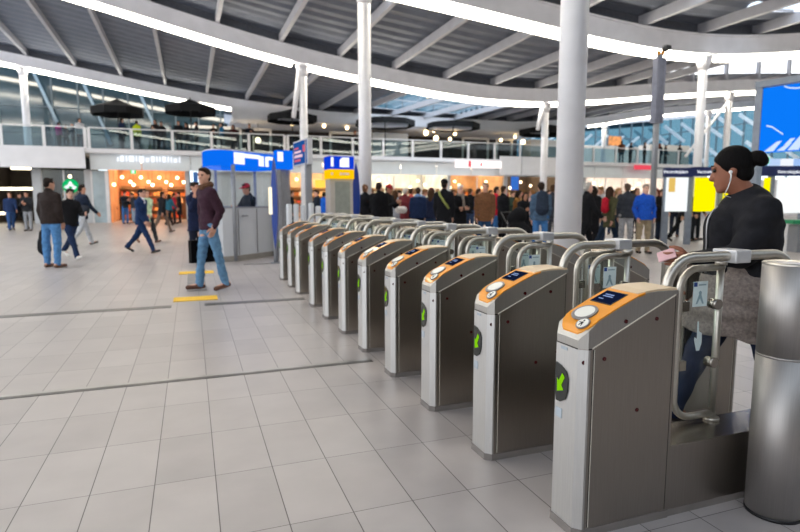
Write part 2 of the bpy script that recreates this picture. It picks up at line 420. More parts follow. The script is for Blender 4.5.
# restaurant block upstairs
M_rest = surf('restaurant_wall', '3a322d', rough=.8, var=.4, scale=1.5)
M_restw = surf('restaurant_white', 'd6d2cc', rough=.6, var=.06)
o = MB(); o.box(2.6, 29, 47, 47.2, 4.3, 7.2); struct(o.build('wall_restaurant', M_rest))
struct(MB().box(2.9, 29, 41.2, 47, 6.9, 7.0).box(2.9, 29, 41.05, 41.2, aty(430, 127, 41.05)[2], aty(430, 117, 41.05)[2]).build('trim_4', M_fascia))
wb = MB()
for u0, u1 in ((373, 408), (531, 560), (650, 690)):
    a, b_ = aty(u0, 140, 43)[0], aty(u1, 140, 43)[0]; wb.box(a, b_, 43, 44.4, 4.3, 6.6)
wb.box(29.2, 43.5, 45.9, 46.2, 4.3, 6.6)
struct(wb.build('wall_block', M_restw))
a, b_ = aty(609, 136, 45.8), aty(621, 146, 45.8)
tag(MB().box(a[0], b_[0], 45.75, 45.85, b_[2], a[2]).build('picture', surf('picture_orange', 'd88a4a', rough=.6, var=.5, scale=3)), 'orange picture on the white upstairs wall behind the brown jacket', 'picture')
fr = MB()
for u0, u1 in ((186, 217), (218, 240), (252, 270), (330, 362), (463, 488), (497, 512)):
    a, b_ = aty(u0, 120, 43.4)[0], aty(u1, 120, 43.4)[0]
    for x in (a, b_): fr.box(x-.08, x+.08, 43.3, 43.42, 4.3, 6.6)
    fr.box(a, b_, 43.3, 43.42, 6.4, 6.6)
struct(fr.build('trim_5', M_restw))
for i, (u, v) in enumerate([(276, 119), (292, 124), (306, 126), (313, 121), (324, 126), (347, 128), (426, 133), (434, 131), (455, 134), (436, 138), (450, 139), (515, 137), (523, 142), (501, 140), (249, 137), (258, 140)]):
    p = aty(u, v, 42.0+.3*(i % 4)); r = .13 if i % 3 else .2
    o = MB().ball(p, r).build('pendant_lamp', glow('pendant_warm', 'ffd9a0', 9), origin=(p[0], p[1], p[2])); MB().tube([(p[0], p[1], p[2]+r), (p[0], p[1], 6.9)], .012, 5).build('cord', M_dark, o)
    tag(o, 'small warm pendant lamp glowing inside the upstairs restaurant', 'lamp', 'pendant lamps in the upstairs restaurant')
def parasol(u, vtop, vedge, wpx, Y, label):
    p = aty(u, vtop, Y); pe = aty(u+wpx/2, vedge, Y); R = abs(pe[0]-p[0]); zt_, ze = p[2], pe[2]
    r = empty('parasol', (p[0], Y, 4.3), label, 'parasol', 'black parasols on the balcony')
    c = MB(); n = 8; vs = [(p[0], Y, zt_)]
    for rr, z in ((.5, (zt_*.45+ze*.55)), (1.0, ze), (1.0, ze-.42)):
        vs += [(p[0]+R*rr*math.cos(2*PI*(k+.5)/n), Y+R*rr*math.sin(2*PI*(k+.5)/n), z) for k in range(n)]
    fs = [(0, 1+k, 1+(k+1) % n) for k in range(n)]
    for q in range(2): fs += [(1+q*n+k, 1+(q+1)*n+k, 1+(q+1)*n+(k+1) % n, 1+q*n+(k+1) % n) for k in range(n)]
    c.add(vs, fs); c.build('canopy', surf('parasol_black', '17181a', rough=.9, var=.2), r)
    rb = MB()
    for k in range(n):
        a = 2*PI*(k+.5)/n; rb.bar((p[0], Y, zt_-.15), (p[0]+R*.95*math.cos(a), Y+R*.95*math.sin(a), ze-.05), .04)
    rb.build('ribs', M_dark, r)
    MB().cyl((p[0], Y), .04, 4.3, zt_+.08, 8).build('pole', M_dark, r)
parasol(117, 99, 110, 56, 39.6, 'large black parasol on the balcony above the yellow jacket')
parasol(190, 99, 109, 54, 39.6, 'large black parasol on the balcony, second from the left end')
parasol(292, 109, 117, 50, 39.6, 'black parasol on the balcony beside the white column with a brace')
parasol(385, 119, 122, 56, 40.5, 'flat black parasol on the balcony just right of the tall white column')
parasol(453, 121, 125, 48, 40.5, 'flat black parasol on the balcony above the glowing shop sign')
parasol(546, 124, 131, 44, 39.6, 'black parasol on the balcony directly left of the thick white column')
# ------------------------------------------------------------------ back and side walls
M_bglass = surf('facade_glass', '7fa6bd', rough=.1, var=.12, scale=.15, spec=.8)
struct(MB().box(-25, 57, 58, 58.1, 0, 4.6).build('window_23', glass('facade_clear', (.9, .95, .97))))
o = struct(MB().box(-25, 57, 58, 58.1, 4.6, 13).build('window_21', glass('facade_blue', (.26, .39, .45), gl=.08)))
mm = MB()
for x in np.arange(0, 57, 1.8): mm.box(x-.07, x+.07, 57.85, 58, 0, 13)
for z in (3, 6, 9): mm.box(-25, 57, 57.88, 58, z-.06, z+.06)
mm.build('window_frame', surf('facade_frame', '6d7f8a', rough=.5), o)
struct(MB().box(56.9, 57, -10, 58, 0, 4.6).build('window_24', glass('facade_clear', (.9, .95, .97))))
o = struct(MB().box(56.9, 57, -10, 58, 4.6, 13).build('window_22', glass('facade_blue2', (.28, .41, .47), gl=.08)))
mm = MB()
for y in np.arange(-10, 58, 1.7): mm.box(56.75, 56.9, y-.07, y+.07, 0, 13)
for z in (3.2, 6.4, 9.6): mm.box(56.78, 56.9, -10, 58, z-.06, z+.06)
mm.build('window_frame', surf('facade_frame', '6d7f8a'), o)
br = MB()  # pale diagonal bars imitating streaks reflected in the facade glass
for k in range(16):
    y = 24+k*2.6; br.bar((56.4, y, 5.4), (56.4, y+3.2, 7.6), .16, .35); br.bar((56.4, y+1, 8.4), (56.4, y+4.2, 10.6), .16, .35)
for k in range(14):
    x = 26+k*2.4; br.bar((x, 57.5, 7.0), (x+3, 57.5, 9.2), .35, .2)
struct(br.build('brace', surf('reflected_streak', 'ccd8e0', rough=.5)))  # reflected streaks given a shape, not bracing of the wall
M_wall = surf('added_wall', '66625e', rough=.7, var=.25, scale=.6)
struct(MB().box(-6, 57, -9.2, -9, 0, 9.5).build('wall_back_added', M_wall))  # unseen dark wall, added so the gate steel has something dark to reflect
# white low building at the right end
struct(MB().box(47, 52, 30, 52, 0, 3.1).build('wall_right', M_fascia))
# ------------------------------------------------------------------ ticket gates
S_side = steel('steel_side', 'a09991', rough=.32, var=.05)
S_lite = steel('steel_front', 'cdccca', rough=.45, var=.05)
S_tube = steel('steel_tube', 'cbc6bc', rough=.38, axis='n', var=.05, bump=0)
S_lid = steel('steel_lid', 'b3b0ab', rough=.42, var=.05)
S_sill = steel('steel_sill', 'a09a92', rough=.25, axis='x')
M_plinth = surf('gate_plinth', '77716d', rough=.6, var=.15)
M_seam = surf('seam_dark', '3a3632', rough=.7)
M_seaml = surf('seam_light', 'e6dfcf', rough=.4)
M_or = surf('gate_orange', 'ea9508', rough=.4, var=.05, scale=6, coat=.3)
M_tan = surf('gate_tan', 'dcc3a0', rough=.45, var=.05)
M_ring = surf('reader_ring', '8b8a8c', rough=.35, metal=.5)
M_disc = surf('reader_disc', 'efeee6', rough=.25, var=.03)
M_lcd = glow('gate_lcd', '1c2748', .55, var=.15)
M_lcdt = glow('gate_lcd_text', '8fa5d8', .9)
M_win = surf('led_window', '1a1d1b', rough=.12)
M_led = glow('led_green', '8fdc14', 1.0, var=.5, scale=60)
M_sens = surf('sensor_red', '4a1418', rough=.2)
M_lbl = surf('gate_label', 'aab4bd', rough=.5)
M_gglass = glass('gate_glass', (.945, .985, .975), gl=.04)
M_stick = surf('sticker_white', 'd7e6e6', rough=.5, var=.03)
M_stickb = surf('sticker_blue', '27488c', rough=.5)
M_sglyph = surf('sticker_grey', '8ba5ac', rough=.5)
CXG = .876; CLEN = .466
topx = [(-.001,.79),(0,.808),(.006,.818),(.03,.85),(.075,.884),(.17,.930),(.26,.968),(.31,.981),(.36,.985),(.466,.985)]
def ztop(x): return float(np.interp(x, [a for a, b in topx], [b for a, b in topx]))
def zseam(x): return float(np.interp(x, [0, .04, .45, .466], [.775, .775, .966, .97]))
def wc(x): return float(np.interp(x, [0, .028, .466], [.068, .0955, .0955]))
def onface(x, y, dz=.004):
    a = .004; t = Vector((2*a, 0, ztop(x+a)-ztop(x-a))).normalized(); n = Vector((-t.z, 0, t.x))
    return Vector((x, y, ztop(x)))+n*dz, t, n
def disc(mb, x, y, rx, ry, h, mi=0, n=28, dz=.004, hole=None):
    p, t, nn = onface(x, y, dz); yv = Vector((0, 1, 0))
    top = [p+t*(rx*math.cos(2*PI*k/n))+yv*(ry*math.sin(2*PI*k/n))+nn*h for k in range(n)]
    bot = [q-nn*h for q in top]
    fs = [(k, (k+1) % n, n+(k+1) % n, n+k) for k in range(n)]+[tuple(range(n))]
    mb.add(top+bot, fs, mi)
def cabinet(parent, x, rz):
    m = MB(); xs = [0, .028, .04, .2, .45, .466]
    m.slab(xs, wc, lambda q: .03, zseam)
    c = m.build('cabinet', S_side, parent); c.location = (x, 0, 0); c.rotation_euler.z = rz
    # front strip with its chamfers, lighter brushed
    f = MB(); e = .0012
    pl = [(-e, -.068), (-e, .068), (.028-e, .0955+e), (.036, .0955+e), (.036, .0945), (.027, .0945), (.002, .067), (.002, -.067), (.027, -.0945), (.036, -.0945), (.036, -.0955-e), (.028-e, -.0955-e)]
    vs = [(a, b_, z) for z in (.032, .772) for a, b_ in pl]; n = len(pl)
    f.add(vs, [(k, (k+1) % n, n+(k+1) % n, n+k) for k in range(n)]+[tuple(range(n, 2*n))]); f.build('front_panel', S_lite, c)
    # lid
    xs = [0, .003, .006, .012, .02, .028, .045, .06, .075, .1, .13, .17, .2, .23, .26, .29, .31, .33, .36, .41, .466]
    l = MB(); l.slab(xs, lambda q: wc(q)-.001, zseam, ztop); l.build('lid', S_lid, c)
    g = MB()
    for s in (-1, 1):
        y0, y1 = s*.0958, s*.0966
        pts = [(.0, .775), (.04, .775), (.45, .966)]
        g.bar((.028, s*.096, .775), (.045, s*.096, .7755), .0015, .005, 0); g.bar((.045, s*.096, .777), (.452, s*.096, .967), .0015, .005, 1)
        g.bar((.052, s*.0957, .04), (.052, s*.0957, .772), .0015, .004, 0, up=(1, 0, 0)); g.bar((.056, s*.0957, .04), (.056, s*.0957, .772), .0015, .003, 1, up=(1, 0, 0))
        g.bar((.452, s*.0957, .04), (.452, s*.0957, .96), .0015, .003, 0, up=(1, 0, 0))
    g.bar((0, -.067, .774), (0, .067, .774), .003, .005, 0)
    g.build('seam', [M_seam, M_seaml], c)
    MB().slab([-.006, .026, .47], lambda q: wc(q)+.004, lambda q: 0, lambda q: .034).build('plinth', M_plinth, c)
    # orange fascia, rounded towards the front
    def wo(q): return float(np.interp(q, [.012, .02, .035, .06, .26, .295], [.045, .064, .082, .0915, .0945, .0945]))
    o = MB(); xs = [.012, .016, .02, .027, .035, .046, .06, .08, .1, .12, .15, .18, .21, .24, .262, .295]
    o.slab(xs, wo, lambda q: ztop(q)-.004, lambda q: ztop(q)+.006); o.build('fascia', M_or, c)
    t = MB(); xs = [.27, .28, .29, .30, .31, .36, .41, .462]
    t.slab(xs, lambda q: float(np.interp(q, [.27, .295, .462], [.078, .088, .09])), lambda q: ztop(q)-.002, lambda q: ztop(q)+.0085); t.build('top_plate', M_tan, c)
    r = MB(); disc(r, .090, .010, .052, .058, .006, 0, dz=.005); disc(r, .092, .010, .040, .045, .0015, 1, dz=.0105); r.build('card_reader', [M_ring, M_disc], c)
    r = MB(); disc(r, .044, -.042, .029, .032, .0055, 0, dz=.006); disc(r, .044, -.042, .024, .027, .0015, 1, dz=.0112)
    p, tt, nn = onface(.044, -.042, .0135)
    for dx, dy, w_, h_ in ((.012, 0, .008, .008), (-.002, 0, .014, .012), (-.012, .006, .012, .005), (-.012, -.006, .012, .005), (.0, .012, .004, .012)):
        a = p+tt*dx+Vector((0, dy, 0)); k = [a+tt*(sx*w_/2)+Vector((0, sy*h_/2, 0)) for sx, sy in ((-1, -1), (1, -1), (1, 1), (-1, 1))]; r.add(k, [(0, 1, 2, 3)], 2)
    r.build('card_icon', [M_ring, M_disc, M_black], c)
    d = MB(); p0, t0, n0 = onface(.208, .012, .0065)
    def rect(cx, cy, w_, h_, mi, dz):
        a = p0+t0*cx+Vector((0, cy, 0))+n0*dz
        k = [a+t0*(sx*w_/2)+Vector((0, sy*h_/2, 0)) for sx, sy in ((-1, -1), (1, -1), (1, 1), (-1, 1))]
        d.add(k+[q-n0*.006 for q in k], [(0, 1, 2, 3), (0, 4, 5, 1), (1, 5, 6, 2), (2, 6, 7, 3), (3, 7, 4, 0)], mi)
    rect(0, 0, .096, .122, 0, .0008); rect(0, 0, .088, .114, 1, .0015)
    rect(.018, .012, .007, .05, 2, .0021); rect(.004, .008, .007, .056, 2, .0021); rect(-.018, .026, .006, .026, 2, .0021)
    d.build('display', [M_black, M_lcd, M_lcdt], c)
    w_ = MB()
    pl = [(.062, .690), (.03, .684), (-.008, .665), (-.02, .64), (-.018, .585), (-.004, .548), (.028, .53), (.055, .53), (.064, .56), (.064, .66)]
    w_.add([(-.006, a, b_) for a, b_ in pl]+[(0, a, b_) for a, b_ in pl], [tuple(range(len(pl)))]+[(k, (k+1) % len(pl), len(pl)+(k+1) % len(pl), len(pl)+k) for k in range(len(pl))], 0)
    A = [(.048, .575), (.049, .632), (.038, .622), (.016, .660), (.0, .645), (.02, .608), (.006, .590)]
    w_.add([(-.0075, a, b_-.005) for a, b_ in A], [tuple(range(len(A)))], 1)
    w_.build('arrow_sign', [M_win, M_led], c)
    lb = MB().box(-.004, 0, -.005, .035, .752, .764, 0).box(-.004, 0, .018, .058, .462, .502, 0); lb.build('label_plate', M_lbl, c)
    for sy in (-1, 1):
        for a, b_ in ((.016, .722), (.104, .732), (.202, .874), (.357, .874), (.278, .502)):
            y = sy*(wc(a)-.001)
            MB().tube([(a, y, b_), (a, y+sy*.004, b_)], .0085, 12).build('sensor', M_sens, c)
    return c
def wing(parent, y):
    """swing wing: bent tube frame with a pane"""
    x0, x1, z0, z1, R = .640, .892, .352, 1.045, .10
    pts = [(x1, y, z1)]
    pts += [(x0+R-R*math.sin(a), y, z1-R+R*math.cos(a)) for a in np.linspace(0, PI/2, 9)]
    pts += [(x0+R-R*math.cos(a), y, z0+R-R*math.sin(a)) for a in np.linspace(0, PI/2, 9)]
    pts += [(x1, y, z0)]
    f = MB().tube(pts, .0165, 12).tube([(x1-.012, y, .32), (x1-.012, y, 1.075)], .0165, 12)
    f.cyl((x1-.012, y), .035, .318, .332, 20).cyl((x1-.012, y), .026, 1.055, 1.078, 16)
    w_ = f.build('wing_frame', S_tube, parent)
    g = MB().box(x0+.015, x1-.03, y-.005, y+.005, z0+.03, z1-.02); g.build('glass_pane', M_gglass, w_)
    for z in (.60, .875):
        c = MB().tube([(x1-.035, y-.022, z), (x1-.035, y+.022, z)], .024, 16); c.bar((x1-.035, y, z), (x1-.005, y, z), .02); c.build('round_clamp', S_sill, w_)
        MB().box(x0, x0+.055, y-.009, y+.009, z-.022, z+.022).build('flat_clamp', S_sill, w_)
    s = MB(); ys = y-.0062
    s.box(.715, .80, ys, y-.005, .87, .985, 0).box(.717, .737, ys-.0006, ys, .962, .982, 1)
    s.box(.745, .79, ys-.0006, ys, .966, .972, 2); s.prism([(.733, .882), (.742, .882), (.757, .908), (.772, .882), (.781, .882), (.764, .925), (.766, .936), (.757, .943), (.748, .936), (.75, .925)], ys-.0006, ys, 2)
    s.build('sticker', [M_stick, M_stickb, M_sglyph], w_)
    if y > 0:
        s = MB(); s.prism([(.752, .80), (.76, .80), (.764, .755), (.782, .745), (.784, .70), (.772, .664), (.754, .664), (.738, .715), (.74, .728), (.754, .72)], ys, y-.005, 0); s.build('hand_sticker', M_stick, w_)
def ticket_gate():
    g = empty('ticket_gate', (0, 0, 0), local=True)
    cabinet(g, 0, 0); cabinet(g, 2*CXG, PI)
    m = MB().box(CLEN, 2*CXG-CLEN, -.094, .094, .0, .032, 1); m.box(CLEN, 2*CXG-CLEN, -.0945, .0945, .032, .315, 0); m.build('sill', [S_side, M_plinth], g)
    MB().box(CLEN+.002, 2*CXG-CLEN-.002, -.0955, .0955, .315, .319).build('sill_top', S_sill, g)
    R = .14; xa, xb, zt_ = .497, 2*CXG-.497, 1.103
    pts = [(xa, 0, .32)]+[(xa+R-R*math.cos(a), 0, zt_-R+R*math.sin(a)) for a in np.linspace(0, PI/2, 9)]
    pts += [(xb-R+R*math.sin(a), 0, zt_-R+R*math.cos(a)) for a in np.linspace(0, PI/2, 9)]+[(xb, 0, .32)]
    MB().tube(pts, .0225, 14).build('handrail', S_tube, g)
    b = MB().box(CXG-.042, CXG+.05, -.048, .078, 1.074, 1.132)
    o = b.build('bracket', surf('bracket_grey', 'c9c9cb', rough=.4, metal=.4), g); bv = o.modifiers.new('bevel', 'BEVEL'); bv.width = .006; bv.segments = 2
    return g
def copy_tree(o, parent=None):
    c = o.copy(); COL.objects.link(c); c.parent = parent
    for ch in list(o.children): copy_tree(ch, c)
    return c
GY = [1.848, 2.572, 3.306, 4.06, 4.82, 5.555, 6.32, 7.12, 8.14, 8.83, 9.675]
GL = ['nearest steel ticket gate, beside the tall steel cylinder, with orange card reader',
      'steel ticket gate directly behind the nearest one, black window with green arrow in full view',
      'third steel ticket gate counting away from the tall steel cylinder',
      'fourth steel ticket gate counting away from the tall steel cylinder',
      'fifth steel ticket gate counting away from the tall steel cylinder',
      'steel ticket gate in the middle of the row, sixth from the tall steel cylinder',
      'seventh steel ticket gate counting away from the tall steel cylinder',
      'fourth steel ticket gate counting from the far end beside the blue kiosk',
      'third steel ticket gate counting from the far end beside the blue kiosk',
      'last but one steel ticket gate at the far end of the row',
      'farthest steel ticket gate, at the end of the row by the blue totem and kiosk']
proto = ticket_gate()
for i, y in enumerate(GY):
    g = proto if i == 0 else copy_tree(proto)
    if i == 0: wing(proto, .065)          # the end of the row has one wing only
    if i == 1: wing(g, -.065); proto = g
    g.location = (1.394, y, 0); tag(g, GL[i], 'ticket gate', 'row of steel ticket gates')
# ------------------------------------------------------------------ steel cylinder
cy = (2.335, 1.628)
c = empty('steel_cylinder', (cy[0], cy[1], 0), 'tall brushed steel cylinder standing at the near end of the ticket gates', 'bollard')
m = MB().cyl(cy, .108, .012, .70, 48).cyl(cy, .1075, .704, 1.085, 48).cyl(cy, .1085, .698, .706, 48)
m.build('drum', steel('steel_drum', 'b8b4b1', rough=.52, var=.05, bump=.01), c)
MB().lathe((cy[0], cy[1], 1.085), [(.108, 0), (.109, .006), (.104, .010), (.10, .008), (.0, .008)], 48).build('cap', S_tube, c)
MB().cyl(cy, .110, 0, .014, 48).build('base_ring', M_black, c)
# ------------------------------------------------------------------ kiosk
M_kw = surf('kiosk_white', 'c3c7cd', rough=.35, var=.04, scale=2)
M_kb = glow('kiosk_blue_band', '0a6cf0', 1.0, var=.1)
M_signw = glow('sign_white', 'f4f8ff', 1.15, var=.03)
M_glassc = glass('clear_glass', (.93, .96, .97), gl=.04)
KP = [(.30,13.75),(.34,13.35),(.42,13.1),(.52,12.97),(.64,12.92),(.90,13.02),(1.35,13.45),(1.92,14.0),(2.22,14.3),(1.6,15.3),(.6,15.0)]
def ring(poly, grow, z0, z1, mb, mi=0, cap=True):
    cx = sum(p[0] for p in poly)/len(poly); cyy = sum(p[1] for p in poly)/len(poly)
    q = [(cx+(x-cx)*(1+grow), cyy+(y-cyy)*(1+grow)) for x, y in poly]; n = len(q)
    mb.add([(x, y, z0) for x, y in q]+[(x, y, z1) for x, y in q], [(k, (k+1) % n, n+(k+1) % n, n+k) for k in range(n)]+([tuple(range(n, 2*n)), tuple(reversed(range(n)))] if cap else []), mi)
k = empty('information_kiosk', (1.2, 14.0, 0), 'white rounded service kiosk with a blue illuminated header band', 'kiosk')
m = MB(); ring(KP, 0, .12, 1.17, m); m.build('counter_wall', M_kw, k)
m = MB(); ring(KP, .01, 0, .12, m); m.build('plinth', surf('kiosk_plinth', '8d8983', rough=.5), k)
m = MB(); ring(KP, .015, 1.17, 1.2, m); m.build('counter_top', M_grey, k)
m = MB(); ring(KP, .02, 2.09, 2.42, m); m.build('header_band', M_kb, k)
m = MB(); ring(KP, .0, 2.42, 2.45, m); m.build('roof', M_kw, k)
m = MB(); ring(KP, -.01, 1.2, 2.10, m, cap=False); m.build('glass_screen', M_glassc, k)
for p in (KP[5], KP[7], KP[8], KP[0], KP[9], KP[10]): MB().cyl((p[0], p[1]), .045, .0, 2.12, 12).build('post', M_grey, k)
d = MB(); fx = Vector((.57, .55, 0)).normalized(); fn = Vector((fx.y, -fx.x, 0))
a = Vector((.98, 13.10, 0))+fn*.012
d.bar(a+Vector((0, 0, .14)), a+Vector((0, 0, 1.15)), .012, .012, 0); b_ = a+fx*.62; d.bar(b_+Vector((0, 0, .14)), b_+Vector((0, 0, 1.15)), .012, .012, 0)
d.tube([a+fx*.08+fn*.04+Vector((0, 0, 1.0)), a+fx*.26+fn*.04+Vector((0, 0, 1.0))], .018, 8, 1); d.build('door', [M_dark, M_grey], k)
s = MB()
def ksign(t0, t1, z0, z1):
    o = Vector((.84, 12.97, 0))+fn*.045; A = o+fx*t0; B = o+fx*t1
    s.add([A+Vector((0, 0, z0)), B+Vector((0, 0, z0)), B+Vector((0, 0, z1)), A+Vector((0, 0, z1)),
           A-fn*.02+Vector((0, 0, z0)), B-fn*.02+Vector((0, 0, z0)), B-fn*.02+Vector((0, 0, z1)), A-fn*.02+Vector((0, 0, z1))],
          [(0, 1, 2, 3), (0, 4, 5, 1), (1, 5, 6, 2), (2, 6, 7, 3), (3, 7, 4, 0)])
for q in ((.10, .42, 2.14, 2.39), (.42, .95, 2.29, 2.38), (.92, 1.08, 2.13, 2.36), (1.15, 1.25, 2.13, 2.36), (1.25, 1.42, 2.29, 2.37)): ksign(*q)
s.build('sign_lettering', M_signw, k)
m = MB()
for i in range(3): m.box(1.95+.12*i, 2.05+.12*i, 13.75+.1*i, 13.95+.1*i, 0, 2.08)
o = m.build('steel_panel', surf('panel_alu', 'a9abb0', rough=.35, metal=.6), k)
m = MB().box(1.93, 2.33, 13.72, 14.1, 2.08, 2.52, 0).box(1.97, 2.10, 13.705, 13.72, 2.26, 2.48, 1); m.build('corner_sign', [M_kb, M_signw], k)
# ------------------------------------------------------------------ blue totems
M_tb = surf('totem_blue', '1c3f96', rough=.35, var=.06, scale=2)
def totem(u, vt, vb, half, Y, label, panel=False):
    p = aty(u, vt, Y); z1 = p[2]; z0 = aty(u, vb, Y)[2]; x = p[0]
    t = empty('check_in_totem', (x, Y, 0), label, 'totem', 'slim blue totems')
    fr = Vector((math.cos(-YAW), math.sin(-YAW), 0)); n = 14
    prof = [(half*math.sin(PI*min(1, max(0, q)))**.75, z0+(z1-z0)*q) for q in np.linspace(.0, 1, n)]
    def blade(off, th, mi, m):
        fnn = Vector((fr.y, -fr.x, 0)); poly = [(-a, z) for a, z in prof]+[(a, z) for a, z in reversed(prof)]
        v = [Vector((x, Y, 0))+fr*(a+off)+fnn*dd+Vector((0, 0, z)) for dd in (th/2, -th/2) for a, z in poly]; N_ = len(poly)
        m.add(v, [tuple(range(N_)), tuple(reversed(range(N_, 2*N_)))]+[(i, (i+1) % N_, N_+(i+1) % N_, N_+i) for i in range(N_)], mi)
    m = MB(); blade(0, .12, 0, m); m.build('blade', M_tb, t)
    MB().cyl((x, Y+.02), .045, 0, z0+.5, 14).cyl((x, Y+.02), .12, 0, .02, 18).build('post', M_grey, t)
    if panel:
        c_ = Vector((x, Y, 0))-fr*(half+.03); m = MB(); m.box(c_.x-.03, c_.x+.03, Y-.07, Y+.05, 1.05, 1.62); m.build('light_panel', glow('totem_light', 'fff4d8', 1.3), t)
totem(273.6, 158, 249, .068, 12.3, 'slim dark blue blade totem standing in front of the white kiosk', True)
totem(356, 162, 232, .095, 14.0, 'slim dark blue blade totem beside the ticket machine and white column')
# ------------------------------------------------------------------ ticket machine
Y = 13.0
t = empty('ticket_machine', (3.31, Y, 0), 'ticket machine with blue and yellow head behind the far ticket gates', 'ticket machine')
MB().box(3.06, 3.60, Y, Y+.5, 0, 1.84).build('body', surf('machine_body', 'b9b3ab', rough=.5, var=.04), t)
MB().box(3.17, 3.53, Y-.012, Y, .75, 1.78).build('front_panel', surf('machine_panel', '8f948c', rough=.3, var=.1), t)
MB().box(3.03, 3.62, Y-.05, Y+.5, 2.06, 2.36).build('blue_head', glow('machine_blue', '1040d8', .9), t)
MB().box(3.03, 3.62, Y-.05, Y+.5, 1.84, 2.06).build('yellow_band', glow('machine_yellow', 'ffc60a', 1.0), t)
MB().prism([(3.28, 2.11), (3.50, 2.11), (3.50, 2.33), (3.34, 2.33), (3.28, 2.27)], Y-.06, Y-.05).build('ticket_symbol', M_signw, t); MB().box(3.07, 3.13, Y-.06, Y-.05, 2.12, 2.33).build('information_symbol', M_signw, t)
m = MB()
for a, b_ in ((3.07, 3.12), (3.28, 3.34), (3.35, 3.41), (3.42, 3.5)): m.box(a, b_, Y-.06, Y-.05, 1.93, 1.98)
m.build('lettering', surf('band_pink', 'f0d8d0', rough=.5), t)
# ------------------------------------------------------------------ banner screen on a pole
p0 = aty(296, 165, 12.6); p1 = aty(309, 163, 11.6)
zt0, zt1 = aty(296, 145, 12.6)[2], aty(309, 138, 11.6)[2]
bn = empty('information_sign', (p1[0], p1[1], 0), 'angled blue and red information sign on a grey pole behind the far gates', 'sign')
A, B = Vector(p0), Vector(p1); dx = (B-A); dx.z = 0; dx.normalize(); nn = Vector((dx.y, -dx.x, 0))
zb, ztp = (p0[2]+p1[2])/2, (zt0+zt1)/2
def bpanel(t0, t1, z0, z1, o0, o1, mb, mi=0):
    Ld = (B-A).length; a = Vector((A.x, A.y, 0))+dx*(Ld*t0); b = Vector((A.x, A.y, 0))+dx*(Ld*t1)
    v = [q+nn*o+Vector((0, 0, z)) for o in (o0, o1) for z in (z0, z1) for q in (a, b)]
    mb.add(v, [(0,2,3,1),(4,5,7,6),(0,1,5,4),(2,6,7,3),(0,4,6,2),(1,3,7,5)], mi)
m = MB(); bpanel(-.05, 1.06, zb-.03, ztp+.03, -.06, .04, m); m.build('housing', surf('sign_housing', 'c2c4ca', rough=.4), bn)
m = MB(); bpanel(0, 1, zb, ztp, .04, .05, m, 0); hh = ztp-zb
bpanel(.08, .55, zb+hh*.12, zb+hh*.22, .05, .055, m, 1); bpanel(.08, .7, zb+hh*.3, zb+hh*.42, .05, .055, m, 2); bpanel(.08, .6, zb+hh*.5, zb+hh*.6, .05, .055, m, 2); bpanel(.1, .4, zb+hh*.68, zb+hh*.75, .05, .055, m, 1); bpanel(.75, .9, zb+hh*.5, zb+hh*.8, .05, .055, m, 1)
m.build('screen', [glow('banner_blue', '25549c', .9), glow('banner_red', 'd8687a', .9), glow('banner_pink', 'e9c4d4', 1.0)], bn)
MB().box(p1[0]-.06, p1[0]+.06, p1[1]+.02, p1[1]+.14, 0, ztp).build('pole', M_grey, bn)
# ------------------------------------------------------------------ pale bollards beyond the gates
for i, (u, v) in enumerate([(289, 204), (296, 204), (303, 205), (311, 203), (318, 206)]):
    p = aty(u, v, 11.05)
    o = MB().lathe((p[0], 11.05, 0), [(.055, 0), (.055, p[2]-.02), (.04, p[2]), (0, p[2])], 14).build('bollard', M_kw, origin=(p[0], 11.05, 0))
    tag(o, 'pale slim bollard in the short row between the far gates and the sign pole', 'bollard', 'pale bollards beyond the gates')
# ------------------------------------------------------------------ tall grey mast
b = pd(650.5, 240, 17.0); mx, my = b[0], b[1]
z = lambda v: pd(650.5, v, 17.0)[2]
ma = empty('signal_mast', (mx, my, 0), 'tall grey mast with amber beacons and a camera on top', 'mast')
MB().cyl((mx, my), .088, 0, z(60), 14).build('pole', M_grey, ma)
m = MB()
for dx_ in (-.105, .0, .105): m.box(mx+dx_-.045, mx+dx_+.045, my-.1, my+.1, z(125), z(63))
m.build('speaker_column', surf('mast_grey', '75798a', rough=.4, metal=.3), ma)
for dx_ in (-.1, .04): MB().lathe((mx+dx_, my-.05, z(61)), [(.05, 0), (.055, .06), (.04, .12), (0, .13)], 12).build('beacon', surf('beacon_amber', 'd8912a', rough=.3), ma)
q = (mx+.12, my-.05, z(55)); MB().ball(q, .09).box(q[0]-.05, q[0]+.14, q[1]-.1, q[1]+.02, q[2]-.02, q[2]+.1).build('camera_head', M_dark, ma)
# ------------------------------------------------------------------ timetable boards
D = 17.0
RV = Vector((CR[0], CR[1], 0)); BV = Vector((-CF[0], -CF[1], 0)).normalized()
def bp(u, v, off=0.0): return Vector(pd(u, v, D))+BV*off
def board_box(u0, v0, u1, v1, o0, o1, mb, mi=0):
    a = bp(u0, v0); b = bp(u1, v1); z1, z0 = a.z, b.z; A = Vector((a.x, a.y, 0)); W_ = (Vector((b.x, b.y, 0))-A).dot(RV)
    v = [A+RV*t+BV*o+Vector((0, 0, z)) for o in (o0, o1) for z in (z0, z1) for t in (0, W_)]
    mb.add(v, [(0,2,3,1),(4,5,7,6),(0,1,5,4),(2,6,7,3),(0,4,6,2),(1,3,7,5)], mi)
bo = bp(666, 245); tb = empty('timetable_board', (bo.x, bo.y, 0), 'row of backlit timetable panels under dark blue headers, behind the woman', 'notice board')
M_post = surf('board_post', '8b95a3', rough=.4, metal=.3)
M_navy = surf('board_navy', '1e2a5c', rough=.4)
zf = lambda u: 0
